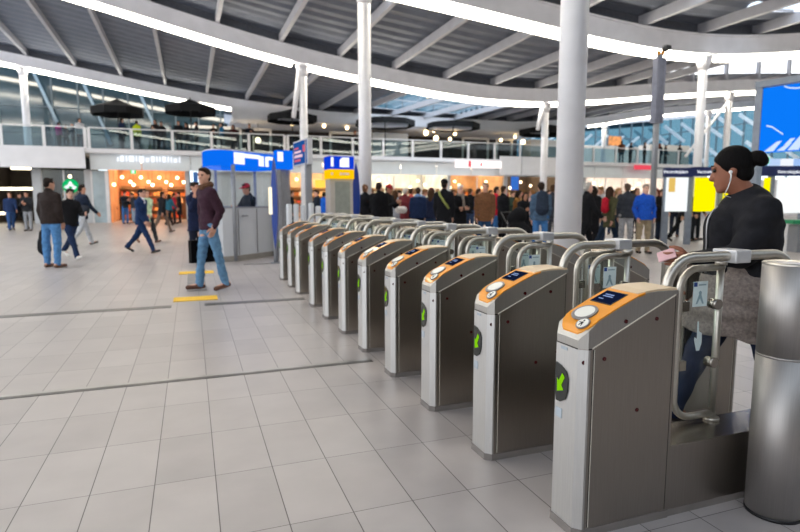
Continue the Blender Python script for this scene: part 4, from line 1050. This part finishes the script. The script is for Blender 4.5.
    for key in ('ll', 'rl'):
        h_, k_, a_, t_, l_, fd = J[key]; L.cone(h_, k_, .096*s*bulk**.6, .070*s*bulk**.4, .035); L.cone(k_, a_-np.array([0, 0, .02*s]), .068*s*bulk**.4, .057*s, .02)
    field_obj('trousers', L, cloth(legs), body, res, wob=.006 if res < .02 else .003, seed=int(dist*77) % 991)
    for key in ('ll', 'rl'):
        h_, k_, a_, t_, l_, fd = J[key]; F_ = Field(); F_.cone(l_, t_, .041*s, .036*s, .02); F_.cone(a_-fd*.005, l_+fd*.06*s, .044*s, .046*s, .03)
        dn = np.array([0, 0, -1.0]); dn = nvec(dn-fd*(dn @ fd)); F_.cut(dn, float(dn @ t_)+.030*s)
        field_obj('shoe', F_, surf('shoe_'+shoes, shoes, rough=.5, var=.2), body, min(res, .018))
    # ---- hair and headwear
    if hs != 'bald':
        Hf = Field(); Hf.ell(hd((0, .018, .034)), np.array((.081, .096, .092))*s, HR, .01); Hf.ell(hd((0, .05, -.03)), np.array((.064, .062, .060))*s, HR, .02)
        nrm = HR @ nvec([0, -1.0, -.42]); Hf.cut(nrm, float(nrm @ hd((0, -.058, .052)))-0.0)
        if hs != 'short': nd = nvec(HR @ np.array([0, -.3, -1.0])); Hf.cut(nd, float(nd @ hd((0, .04, -.07))))
        if hs == 'short':
            for q in (-1, 1): Hf.carve(hd((q*.085, -.035, -.045)), np.array((.05, .05, .055))*s, HR, .01)
            Hf.ell(hd((.01, -.050, .098)), np.array((.052, .036, .022))*s, HR, .02)
        if hs == 'long':
            Hf.cone(hd((0, .05, .02)), hd((0, .085, -.24)), .085*s, .07*s, .03)
            for q in (-1, 1): Hf.cone(hd((q*.07, .01, .03)), hd((q*.085, .02, -.17)), .03*s, .035*s, .03)
        if hs == 'bun': Hf.ell(hd((0, .135, .035)), np.array((.045, .045, .042))*s, HR, .012)
        if hs == 'pony': Hf.cone(hd((0, .11, .04)), hd((0, .15, -.14)), .035*s, .02*s, .02)
        field_obj('hair', Hf, hair_mat(hair), body, min(res, .016), wob=.004 if dist < 12 else .006, seed=int(dist*31) % 883)
    if hat:
        Hf = Field(); Hf.ell(hd((0, .016, .048)), np.array((.090, .105, .095))*s, HR, .01); nd = HR @ nvec([0, .15, -1.0]); Hf.cut(nd, float(nd @ hd((0, 0, .035))))
        if hat[0] == 'cap': Hf.ell(hd((0, -.11, .045)), np.array((.065, .075, .014))*s, HR, .01)
        field_obj(hat[0], Hf, cloth(hat[1]), body, min(res, .018))
    if scarf:
        Hf = Field(); c0 = neck+up*.015*s
        for k_ in range(8): 
            a = 2*PI*k_/8; b = a+2*PI/8; Hf.cone(c0+np.array([.075*math.cos(a), .07*math.sin(a)-.005, -.02*math.sin(-a)])*s, c0+np.array([.075*math.cos(b), .07*math.sin(b)-.005, -.02*math.sin(-b)])*s, .038*s, .038*s, .02)
        if scarf[1:]: Hf.cone(c0+np.array([.03, -.09, -.03])*s, c0+np.array([.04, -.14, -.32])*s, .035*s, .04*s, .02)
        field_obj('scarf', Hf, cloth(scarf[0]), body, res, wob=.006, seed=3)
    if shirt:
        Sf = Field(); Sf.cone(neck-up*.09*s+np.array([0, -.05, 0])*s, neck+up*.012*s+np.array([0, -.02, 0])*s, .062*s, .066*s, .02); field_obj('shirt', Sf, cloth(shirt), body, min(res, .014))
    e = MB()
    for q in (-1, 1): e.ball(hd((q*.031, -.0795, .018)), .0125*s, 0, 8, 5)
    e.build('eyes', surf('eye_dark', '1c1512', rough=.2), None).parent = body
    if res < .02:
        m = MB(); m.tube([hd((q*.024, -.094+abs(q)*.012, -.062)) for q in (-1, -.5, 0, .5, 1)], [.003*s, .0055*s, .0065*s, .0055*s, .003*s], 6)
        m.build('lips', surf('lip_'+skin, 'a05a50' if skin > 'a' else '6b3a33', rough=.4), None).parent = body
    M = Matrix.Translation((x, y, z0)) @ Matrix.Rotation(math.radians(face)+PI/2, 4, 'Z')
    J['M'] = M; J['body'] = body; J['s'] = s; J['hd'] = hd; J['neck'] = neck; J['up'] = up; J['pel'] = pel; J['che'] = che; J['HR'] = HR
    J['W'] = lambda v: M @ Vector(tuple(v))
    return J
HEAD = math.degrees(PI/2-YAW)+180.0      # heading that faces the camera
def at_floor(u, v): p = atz(u, v); return p[0], p[1]
def at_depth(u, dep): p = pd(u, 200, dep); return p[0], p[1]
def backpack(J, col, label, up_=0.0, name='backpack', k=1.0):
    """a pack worn on the back"""
    c = J['che']+np.array([0, .17*J['s'], -.02+up_]); F_ = Field(); s = J['s']*k
    F_.cone(c+np.array([0, 0, -.17*s]), c+np.array([0, 0, .13*s]), .155*s, .135*s, .02, ([0, 1, 0], .55)); F_.cone(c+np.array([0, .07*s, -.15*s]), c+np.array([0, .06*s, -.05*s]), .10*s, .09*s, .03, ([0, 1, 0], .5))
    o = field_obj(name, F_, cloth(col), None, .02); o.matrix_world = J['M']; tag(o, label, 'backpack')
    st = MB()
    for q in (-1, 1): st.tube([c+np.array([q*.09, -.06, .14])*s, c+np.array([q*.10, -.22, .21])*s, c+np.array([q*.11, -.35, .08])*s, c+np.array([q*.13, -.30, -.14])*s, c+np.array([q*.13, -.06, -.18])*s], .018*s, 6)
    st.build('strap', cloth(col), None).parent = o
    return o
R = lambda rel: HEAD+rel
# --- near figures
x, y = .24, 8.9
J = person(x, y, R(-46), 1.80, 'man in maroon quilted jacket and blue jeans walking past the yellow floor strip', 'stand', top='3a2430', style='puffer', legs='5f86a8', shoes='5a3526', hair='2b1f18', skin='d0a08a', yaw=.5, res=.0105, bulk=.82,
           over=dict(la=(-.38, .14, .75, .1), ra=(-.05, .14, .10, .05), ll=(-.18, .06, .06), rl=(.16, .03, .07), lean=.03), scarf=('5a4030',), hem=.88, group=None)
w_ = J['W'](J['ra'][2]+J['ra'][3]*.09)
b = empty('briefcase', (w_.x, w_.y, w_.z-.42), 'black soft briefcase hanging behind the leg of the man in the maroon jacket', 'bag', rz=math.radians(R(-46))+PI/2, local=True)
MB().box(-.05, .05, -.20, .26, 0, .34).build('body', surf('bag_black', '0a0a0c', rough=.8, var=.2, spec=.1), b); MB().tube([(0, -.05, .34), (0, -.04, .41), (0, .08, .41), (0, .09, .34)], .01, 8).build('handle', M_black, b)
x, y = at_floor(54, 267.5)
J = person(x, y, R(168), 1.78, 'man in dark brown leather jacket and jeans seen from behind', 'stand', top='2d2523', style='jacket', legs='4f7fb0', shoes='5b3a28', hair='241d1a', skin='b98a72', yaw=-.3, res=.012, bulk=1.1,
           over=dict(la=(.02, .16, .12, 0), ra=(-.05, .12, .4, .1), ll=(.0, .0, .10), rl=(-.05, .02, .10)), group=None)
w_ = J['W'](J['la'][2]+J['la'][3]*.09)
F_ = Field(); F_.cone((0, 0, .12), (0, 0, .40), .15, .12, .02, ([1, 0, 0], .6)); F_.cone((0, .06, .12), (0, .06, .25), .10, .09, .03)
bp_ = field_obj('backpack', F_, cloth('15161a'), None, .016); bp_.location = (w_.x, w_.y, w_.z-.56); bp_.rotation_euler.z = math.radians(R(158)); tag(bp_, 'black backpack hanging from the hand of the man in the leather jacket', 'backpack')
st = MB().tube([(0, -.04, .50), (0, -.03, .58), (0, .05, .58), (0, .06, .50)], .012, 8).tube([(.08, .05, .1), (.11, .08, -.03), (.05, .1, .06)], .012, 6); st.build('strap', cloth('15161a'), None).parent = bp_
x, y = at_floor(73, 259)
person(x, y, R(62), 1.66, 'young man in black top and navy trousers striding past in white shoes', 'stride', top='17171a', style='jacket', legs='1d2c4a', shoes='d9d7d2', hair='201a17', skin='d0a38e', yaw=-.3, res=.014, over=dict(la=(.45, .1, 1.2, .3)), group=None)
x, y = at_floor(84, 246)
J = person(x, y, R(150), 1.84, 'man in long navy jacket and light grey trousers with a dark shoulder bag', 'walk2', top='1c2536', style='jacket', legs='aeb2b8', shoes='3a3836', hair='2b2420', hem=.80, res=.017, group=None)
c = J['W'](J['pel']+np.array([-.30, .10, .12])); F_ = Field(); F_.cone((0, -.1, 0), (0, .1, 0), .13, .13, .02, ([1, 0, 0], .5)); bg_ = field_obj('shoulder_bag', F_, cloth('20242c'), None, .02); bg_.location = c; bg_.rotation_euler.z = math.radians(R(150)); tag(bg_, 'dark shoulder bag on the man in the light grey trousers', 'bag')
x, y = at_floor(143, 253)
person(x, y, R(84), 1.70, 'man in navy suit with white collar striding before the orange lit shop', 'walk', top='1d3358', style='jacket', legs='1b3054', shoes='22201f', hair='1e1815', skin='c99a84', shirt='e8e8ea', hem=.82, res=.014, over=dict(ll=(-.48, .30), rl=(.46, .03), la=(-.1, .06, .5, .1), ra=(.2, .08, .3, .1)), group=None)
x, y = at_floor(148, 243)
person(x, y, R(60), 1.70, 'person in pale green coat half hidden behind the man in the navy suit', 'walk2', top='b9cfae', style='coat', legs='26262a', shoes='5a3d2c', hair='5a4a3a', res=.018, group=None)
x, y = at_floor(12, 231)
person(x, y, R(40), 1.72, 'person in navy jacket and blue jeans at the dark passage', 'walk', top='24365c', legs='2f4d7c', hair='6a5038')
x, y = at_floor(20, 230)
person(x, y, R(110), 1.72, 'person in black walking behind the navy jacketed person at the dark passage', 'walk2', top='15161a', legs='15161a')
x, y = at_floor(29, 231)
person(x, y, R(10), 1.72, 'person in dark jacket and grey trousers using a phone at the dark passage', 'phone', top='26282c', legs='8d9096')
# orange shop entrance
for u, v, rel, H, lab, po, kw in [
 (126, 224, 60, 1.84, 'man in dark jacket and bright blue jeans at the orange shop entrance', 'phone', dict(top='23262e', legs='3b6aa6')),
 (134, 223, -40, 1.75, 'person in grey hoodie and pale jeans at the orange shop entrance', 'onephone', dict(top='33353b', legs='8fa0b4')),
 (163, 233, 150, 1.72, 'person in black coat and brown trousers walking into the orange shop', 'walk', dict(top='1b1b1f', legs='6a5a50', style='coat', hem=.78)),
 (170, 226, 160, 1.70, 'woman in teal jacket with dark hair near the orange shop', 'walk2', dict(top='24586a', legs='18181b', hs='long')),
 (175, 224, 120, 1.72, 'person in red coat inside the doorway of the orange shop', 'stand2', dict(top='a52030', legs='202024')),
 (180, 223, -60, 1.80, 'tall person in black coat at the right doorpost of the orange shop', 'stand', dict(top='141417', legs='141417', style='longcoat')),
 (168, 221, 30, 1.70, 'person in dark clothes standing deep in the orange shop doorway', 'folded', dict(top='241c1c', legs='1b1b1e', hs='long')),
 (118, 220, 20, 1.68, 'person in brown jacket seated height inside the orange shop by the glass door', 'phone', dict(top='4a3428', legs='1e1e22')),
 (114, 221, 100, 1.6, 'person in black just inside the orange shop beside its left wall', 'stand2', dict(top='1a1a1e', legs='1a1a1e'))]:
    x, y = at_floor(u, v); person(x, y, R(rel), H, lab, po, **kw)
x, y = at_floor(197, 262)
person(x, y, R(70), 1.72, 'person in navy coat half hidden behind the man in the maroon jacket', 'phoneear', top='1b2440', style='coat', legs='1b2030')
J = person(1.34, 13.95, R(-40), 1.72, 'kiosk clerk in dark jacket with a red cap behind the kiosk glass', 'lean', top='20262e', legs='20262e', hat=('cap', 'c02838'), skin='c89078')
# --- crowd beyond the gates: (pixel column, depth, heading, height, label, pose, look)
CROWD = [
 (283, 24, 20, 1.72, 'person in yellow safety jacket and cap left of the angled sign pole', 'stand2', dict(top='d8d820', legs='24262c', hat=('cap', '22262c'))),
 (291, 22, 100, 1.70, 'person in black jacket left of the angled sign pole', 'stand', dict(top='16171b')),
 (317, 21, -60, 1.72, 'person in dark jacket right of the angled sign pole', 'phone', dict(top='1c2430')),
 (324, 23, 150, 1.66, 'person in bright blue jacket beside the ticket machine', 'stand2', dict(top='1f5fc8')),
 (365, 15.5, 160, 1.76, 'brown haired person in black coat at the left end of the crowd', 'stand2', dict(top='17181c', hair='6a4a34', style='coat')),
 (379, 15.0, 150, 1.80, 'broad person in black coat next to the white column', 'stand', dict(top='121317', style='coat', bulk=1.2)),
 (388, 16.5, 60, 1.78, 'person in black jacket with red cap at the left of the crowd', 'phone', dict(top='1a1b20', hat=('cap', 'a83038'))),
 (395, 18.0, 170, 1.66, 'woman with long hair in light grey coat in the crowd', 'stand', dict(top='9aa0aa', hs='long', style='coat', hair='4a3424')),
 (405, 17.5, 130, 1.72, 'grey haired woman in maroon coat in the crowd', 'stand2', dict(top='6a2a30', hair='b8b4ae', style='coat')),
 (411, 19.0, 150, 1.74, 'person in salmon red jacket in the crowd', 'stand', dict(top='b8504a', hair='3a2a20')),
 (418, 16.0, 175, 1.70, 'person in navy jacket with pale blue scarf seen from behind', 'stand', dict(top='1b2a4a', scarf=('7fa0d0',), hair='3a2c22')),
 (424, 19.5, 90, 1.72, 'person in slate blue jacket between navy coats', 'phone', dict(top='5a7090', hair='7a5a40')),
 (431, 16.5, 160, 1.68, 'woman in navy jacket with maroon beanie', 'stand2', dict(top='222a44', hs='long', hat=('beanie', '5a1c2c'))),
 (437, 20.0, 20, 1.74, 'fair haired person in dark blue fleece facing forward in the crowd', 'folded', dict(top='25406a', hair='a88a60')),
 (444, 14.0, 165, 1.84, 'tall man in black coat and black beanie with an olive strap', 'stand', dict(top='14151a', style='coat', hat=('beanie', '0e0f12'))),
 (452, 21.0, 60, 1.70, 'person in black hoodie behind the tall man with beanie', 'stand2', dict(top='1c1c20')),
 (460, 15.0, 20, 1.74, 'white haired man in black coat with grey scarf holding his hands together', 'folded', dict(top='17181c', hair='dad8d4', scarf=('8a8078', 1), style='coat')),
 (470, 20.5, 150, 1.76, 'dark silhouetted man in black between the white haired man and brown jacket', 'stand', dict(top='121216')),
 (478, 19.0, 100, 1.72, 'person in blue rain jacket behind the man in the brown jacket', 'stand2', dict(top='2a4f8a')),
 (485, 14.5, -12, 1.78, 'grey haired man in tan brown leather jacket facing the gates', 'stand', dict(top='6e4c34', legs='2c4a70', hair='7a6a5c', bulk=1.1, hem=.80)),
 (496, 18.0, 95, 1.76, 'man in bright red jacket and blue jeans in the crowd', 'stand2', dict(top='c01a34', legs='34649c', hair='2a201a')),
 (503, 17.0, 120, 1.76, 'slim man all in black beside the red jacket', 'stand', dict(top='121318', legs='121318')),
 (512, 22.0, 30, 1.70, 'person in dark green jacket deep in the crowd', 'phone', dict(top='2c3c34')),
 (516, 18.0, 60, 1.66, 'woman in mustard brown coat next to the stroller', 'lean', dict(top='8a6030', hs='long', style='coat')),
 (524, 16.0, 10, 1.55, 'dark haired woman in black jacket bending at the stroller', 'lean', dict(top='1a1b20', hs='long', skin='b98468')),
 (532, 19.0, -80, 1.68, 'woman in pale pink coat near the denim jacket man', 'stand2', dict(top='c8a49c', hs='long', style='coat', hair='7a5636')),
 (541, 13.5, 172, 1.76, 'man in blue denim jacket and jeans seen from behind with a dark backpack', 'stand', dict(top='4a6078', legs='3f6fa6', hair='2c221c')),
 (553, 15.5, 150, 1.76, 'man in charcoal jacket and grey trousers left of the thick white column', 'stand2', dict(top='33363e', legs='4a4e58')),
 (586, 13.5, 95, 1.80, 'grey haired man in black suit coat right of the thick white column', 'walk2', dict(top='16171b', legs='16171b', hair='b0aca6', style='coat', hem=.78)),
 (593, 15.5, 140, 1.72, 'woman in long black coat with dark hair in the crowd', 'stand', dict(top='1a1a1e', hs='long', style='longcoat')),
 (601, 16.5, -40, 1.74, 'person in light grey jacket and dark jeans holding a phone', 'phone', dict(top='a8aaae', legs='24344e', hair='8a6a48')),
 (609, 14.6, 118, 1.72, 'woman in olive green coat with red backpack and dark trousers', 'walk', dict(top='4a4a34', legs='1c2a3c', hs='long', style='coat', hair='3a2a22')),
 (618, 19.0, 60, 1.74, 'fair person in beige jacket behind the olive coat', 'stand2', dict(top='9a8468', hair='9a7a54')),
 (627, 15.1, 165, 1.78, 'man in dark grey jacket and light grey trousers standing with his back turned', 'stand', dict(top='3a3e46', legs='b0b2b6', hair='5a4a3e')),
 (636, 18.0, 20, 1.72, 'dark haired person in black standing behind the blue jacket man', 'folded', dict(top='18191d', hs='long')),
 (645, 14.3, -4, 1.74, 'grey haired man in blue jacket with dark sleeves and khaki trousers', 'pockets', dict(top='1f55c0', legs='9a8c74', hair='8a8078', bulk=1.05)),
 (656, 17.5, -30, 1.70, 'woman with reddish hair in black coat by the timetable post', 'phone', dict(top='1c1a1c', hs='long', hair='7a3a24', style='coat')),
 (661, 20.0, 40, 1.72, 'person in brown jacket deep behind the timetable post', 'stand2', dict(top='5a4034')),
 (676, 20.6, 150, 1.76, 'person in navy trousers half hidden behind the white timetable panel', 'stand', dict(top='20242e', legs='1c2436')),
 (684, 18.3, 100, 1.74, 'person in black trousers half hidden behind the grey timetable post', 'walk', dict(top='1a1c22', legs='15161a')),
 (697, 19.2, 30, 1.74, 'person in dark clothes half hidden behind the yellow timetable panel', 'stand2', dict(top='2a2a30', legs='22262e')),
 (371, 22, 10, 1.74, 'person in grey jacket facing forward at the cream lit shop', 'stand2', dict(top='5a5e66', hair='4a3626')),
 (400, 23, -70, 1.74, 'person in dark jacket deep in the crowd at the cream lit shop', 'phone', dict(top='24262c')),
 (445, 24, 80, 1.72, 'person in grey hoodie at the corner of the cream lit shop', 'stand', dict(top='6a6e76')),
 (490, 23, 40, 1.74, 'person in dark navy coat far behind the brown jacket man', 'stand2', dict(top='1a2236')),
 (548, 21, 30, 1.70, 'person in rust red sweater behind the charcoal jacket man', 'phone', dict(top='8a4430', hs='long')),
 (597, 22, 60, 1.74, 'person in blue jacket deep between the black coats', 'stand', dict(top='2a4a78')),
 (613, 22, -30, 1.72, 'person in burgundy jacket deep behind the olive coat', 'stand2', dict(top='6a2434', hs='long')),
 (632, 23, 120, 1.76, 'person in sand coloured coat far behind the grey jacket man', 'stand', dict(top='b09a78', style='coat')),
]
JJ = {}
for u, dep, rel, H, lab, po, kw in CROWD:
    x, y = at_depth(u, dep); kw = dict(kw)
    sk = kw.pop('skin', random.choice(['cfa08a', 'c8957c', 'b9866c', 'd8ac98']))
    hr = kw.pop('hair', random.choice(['2a2019', '3a2a20', '1d1815', '4a3626']))
    lg = kw.pop('legs', random.choice(['1d2636', '22242a', '2c3c58', '1a1b1f']))
    JJ[u] = person(x, y, R(rel)+random.uniform(-8, 8), H, lab, po, skin=sk, hair=hr, legs=lg, group='people waiting in the crowd beyond the gates', **kw)
backpack(JJ[541], '2a3444', 'dark backpack worn by the man in the denim jacket')
backpack(JJ[609], 'b01c30', 'red backpack worn by the woman in the olive coat', k=.72)
# white handbag on the maroon coat, olive strap bag
c = JJ[405]['W'](JJ[405]['pel']+np.array([-.12, .30, .12])); F_ = Field(); F_.cone((-.09, 0, 0), (.09, 0, 0), .11, .11, .02, ([0, 1, 0], .5)); o = field_obj('handbag', F_, cloth('e8e4e2'), None, .02); o.location = c; tag(o, 'white handbag carried by the woman in the maroon coat', 'bag')
Jt = JJ[444]; st = MB(); st.tube([Jt['W'](Jt['neck']+np.array(q)) for q in ((.12, .02, .0), (.07, .15, -.09), (-.05, .175, -.26), (-.16, .15, -.42))], .03, 6); o = st.build('bag_strap', cloth('8a9050')); tag(o, 'olive bag strap across the back of the tall man in black', 'strap')
Jb = JJ[485]; q = MB()
# stroller
x, y = at_depth(521, 15.2); s_ = empty('stroller', (x, y, 0), 'black baby stroller in front of the dark haired woman in the crowd', 'stroller', rz=math.radians(R(40))+PI/2, local=True)
F_ = Field(); F_.cone((0, .1, .62), (0, -.15, .5), .24, .2, .03, ([1, 0, 0], .8)); F_.cone((0, .22, .85), (0, .05, .95), .2, .22, .05, ([1, 0, 0], .85)); field_obj('seat_hood', F_, cloth('17181c'), s_, .03)
m = MB()
for q in (-1, 1): m.tube([(q*.22, .5, 1.02), (q*.22, .2, .6), (q*.24, -.35, .12)], .015, 8).tube([(q*.22, .05, .5), (q*.26, .35, .12)], .015, 8)
m.tube([(-.22, .5, 1.02), (.22, .5, 1.02)], .018, 8); m.build('frame', M_dark, s_)
for q in (-1, 1):
    for yy, rr in ((-.35, .10), (.35, .13)): MB().tube([(q*.25-.02, yy, rr), (q*.25+.02, yy, rr)], rr, 18).build('wheel', M_black, s_)
# --- balcony
UP = [(58, 122, 'person in magenta top at the balcony rail', dict(top='a81878'), 160), (65, 125, 'person in grey top at the balcony next to the magenta top', dict(top='6a6a70'), 60), (72.5, 124, 'bald person in grey on the balcony beside the waiter', dict(top='5a6068', hs='bald'), -40),
 (79, 117, 'waiter with white sleeves and black vest standing on the balcony', dict(top='e0e0e4', legs='2a3a4a'), 60), (121, 114, 'person in navy jacket on the balcony left of the yellow jacket', dict(top='16203a'), 150), (136, 114, 'person in bright yellow jacket at the balcony rail', dict(top='d4e020'), 170),
 (155, 120, 'person in black seated at the balcony with red detail', dict(top='221a1c', hs='long'), 0), (161, 121, 'person in black behind the seated balcony guest', dict(top='18181c'), 40), (178, 114, 'man in black under the second parasol on the balcony', dict(top='1a1a1e'), 30), (186, 117, 'woman in black in the group under the second parasol', dict(top='1c1c20', hs='long'), -20), (196, 117, 'right one of the group in black under the second parasol', dict(top='1a1a1f'), -60),
 (213, 119, 'person in dark top in the white framed opening on the balcony', dict(top='2a2426'), 20), (221, 118, 'person in teal blue top in the white framed opening on the balcony', dict(top='24648a'), -50), (233, 124, 'seated person in maroon right of the teal blue top', dict(top='4a2428', hs='long'), 0),
 (249, 121, 'person in dark jacket at the balcony above the kiosk', dict(top='20242c'), 30), (355, 131, 'person with reddish hair at the upstairs restaurant left of the white column', dict(top='3a2a26', hair='a05a30'), 60),
 (622, 140, 'person in brown jacket leaning on the balcony left of the mast', dict(top='6a3c24', legs='2a3a44'), 170), (631, 141, 'person in dark jacket on the balcony next to the brown jacket', dict(top='1c2230'), 100), (645, 141, 'person in brown coat on the balcony directly behind the mast', dict(top='4a3020', style='coat'), 60),
 (660, 143, 'person with reddish hair in dark coat on the balcony right of the mast', dict(top='2a2226', hair='7a3c20', hs='long'), 120), (666, 145, 'smaller person in black on the balcony right of the mast', dict(top='17181c'), 40), (680, 142, 'person in black at the right end of the balcony', dict(top='15161a', style='coat'), 100)]
for i_, (u, v, lab, kw, rel) in enumerate(UP):
    kw = dict(kw); yy = 37.9+.75*(i_ % 2); p = aty(u, v, yy); H = min(1.85, max(1.2, p[2]-4.3))
    kw.setdefault('legs', '1a1c22'); person(p[0], yy, R(rel), H, lab, random.choice(['stand', 'stand2', 'phone']), z0=4.3, skin='c8957c', group='people up on the balcony', **kw)
# ------------------------------------------------------------------ woman at the gates
WX, WY, WH = 2.85, 2.235, 1.62
J = person(WX, WY, 152, WH, 'woman in black jacket with hair in a bun and white earphones at the nearest gates', 'stand', top='202024', style='jacket', legs='222c46', shoes='2a2326',
           hair='0f0d0d', hs='bun', skin='94604a', res=.0085, yaw=-.36, bulk=1.32, hem=1.02, detail=True, group=None,
           over=dict(la=(.46, .10, 1.06, .02), ra=(.10, .16, .5, .2), ll=(-.30, .22, .03), rl=(.46, .12, .03), hp=.24, curl=.75, lean=.035, hf=.065))
body, s, hd, pel, HR = J['body'], J['s'], J['hd'], J['pel'], J['HR']
F_ = Field(); sh_ = pel[2]-.95*s
F_.cone((0, 0, .60*s+sh_), pel, .218*s, .205*s, .05, ([0, 1, 0], .95)); F_.cone(pel, pel+np.array([0, 0, .14*s]), .215*s, .19*s, .05, ([0, 1, 0], .88)); F_.cone(pel+np.array([0, -.03, .02]), (-.03, -.21*s, .62*s+sh_), .19*s, .17*s, .08); F_.cut([0, -.10, -1], -(.66*s+sh_))
field_obj('sweater', F_, surf('sweater_melange', '857a74', rough=.95, var=.3, scale=60, bump=.5), body, .011, wob=.008, seed=5)
F_ = Field(); F_.cone(pel+np.array([0, -.09, .12])*s, J['che']+np.array([0, -.10, -.02])*s, .15*s, .13*s, .05, ([1, 0, 0], 1.0)); F_.cone(J['che']+np.array([0, -.10, -.02])*s, J['neck']+np.array([0, -.02, -.06])*s, .13*s, .07*s, .05)
field_obj('jacket_front', F_, cloth('202024'), body, .0095, wob=.006, seed=11)
F_ = Field(); c0 = J['neck']+np.array([0, .005, .0])*s
for k_ in range(10):
    a = 2*PI*k_/10; b_ = a+2*PI/10; F_.cone(c0+np.array([.094*math.cos(a), .088*math.sin(a)-.01, .02*math.sin(a)])*s, c0+np.array([.094*math.cos(b_), .088*math.sin(b_)-.01, .02*math.sin(b_)])*s, .013*s, .013*s, .006)
field_obj('collar', F_, surf('collar_grey', '8d8684', rough=.9), body, .007)
# fuller hair with the knot, earphones, zip, eyelids
F_ = Field(); F_.ell(hd((0, .024, .040)), np.array((.088, .104, .096))*s, HR, .01); nrm = HR @ nvec([0, -1.0, -.62]); F_.cut(nrm, float(nrm @ hd((0, -.052, .048))))
nd = nvec(HR @ np.array([0, -.55, -1.0])); F_.cut(nd, float(nd @ hd((0, .045, -.055))))
F_.ell(hd((0, .148, .034)), np.array((.048, .042, .044))*s, HR, .008); F_.ell(hd((0, .165, .012)), np.array((.036, .03, .032))*s, HR, .02)
field_obj('hair_bun', F_, hair_mat('0f0d0d'), body, .008, wob=.003, seed=2)
m = MB(); e0 = hd((.083, -.004, -.012)); m.ball(e0, .0095, 0, 10, 7).tube([e0, hd((.088, -.006, -.035)), hd((.083, -.014, -.06))], .0042, 8)
pts = [hd((.083, -.014, -.06)), hd((.075, -.035, -.10)), hd((.055, -.06, -.135)), J['neck']+np.array([.03, -.085, -.01])*s]
m.tube(pts, .0026, 6); o = m.build('earphone', surf('earphone_white', 'eeeeee', rough=.3), None); o.parent = body
VV = []
for ch in body.children:
    if ch.name.startswith('jacket'): VV += [v.co[:] for v in ch.data.vertices]
VV = np.array(VV); zp = []
for z_ in np.linspace(pel[2]+.08, J['neck'][2]-.05, 12):
    k_ = VV[(np.abs(VV[:, 2]-z_) < .02) & (np.abs(VV[:, 0]-.03) < .02)]
    if len(k_): zp.append((.03, float(k_[:, 1].min())-.003, float(z_)))
m = MB(); m.tube(zp, .0055, 6)
o = m.build('zip', surf('zip_metal', '9a9a9c', rough=.3, metal=.9), None); o.parent = body
m = MB()
for q in (-1, 1):
    m.tube([hd((q*.046, -.078, .016)), hd((q*.036, -.0905, .012)), hd((q*.022, -.0905, .012))], [.0022, .0026, .0022], 6)
    m.tube([hd((q*.050, -.077, .042)), hd((q*.036, -.089, .048)), hd((q*.018, -.093, .046))], [.002, .0032, .003], 6)
o = m.build('eyebrows', hair_mat('0f0d0d'), None); o.parent = body
wr = J['la'][2]; d = J['la'][3]
c = J['W'](wr+d*.135*s+np.array([-.012, 0, .02]))
o = MB().box(-.033, .033, -.045, .045, -.005, .005).build('phone', surf('phone_pink', 'dcb0b4', rough=.35, var=.06)); bv = o.modifiers.new('bevel', 'BEVEL'); bv.width = .004; bv.segments = 2
o.location = c; o.rotation_euler = (.55, .75, math.radians(152)+PI/2); tag(o, 'pink phone held in the hand of the woman in the black jacket', 'phone')
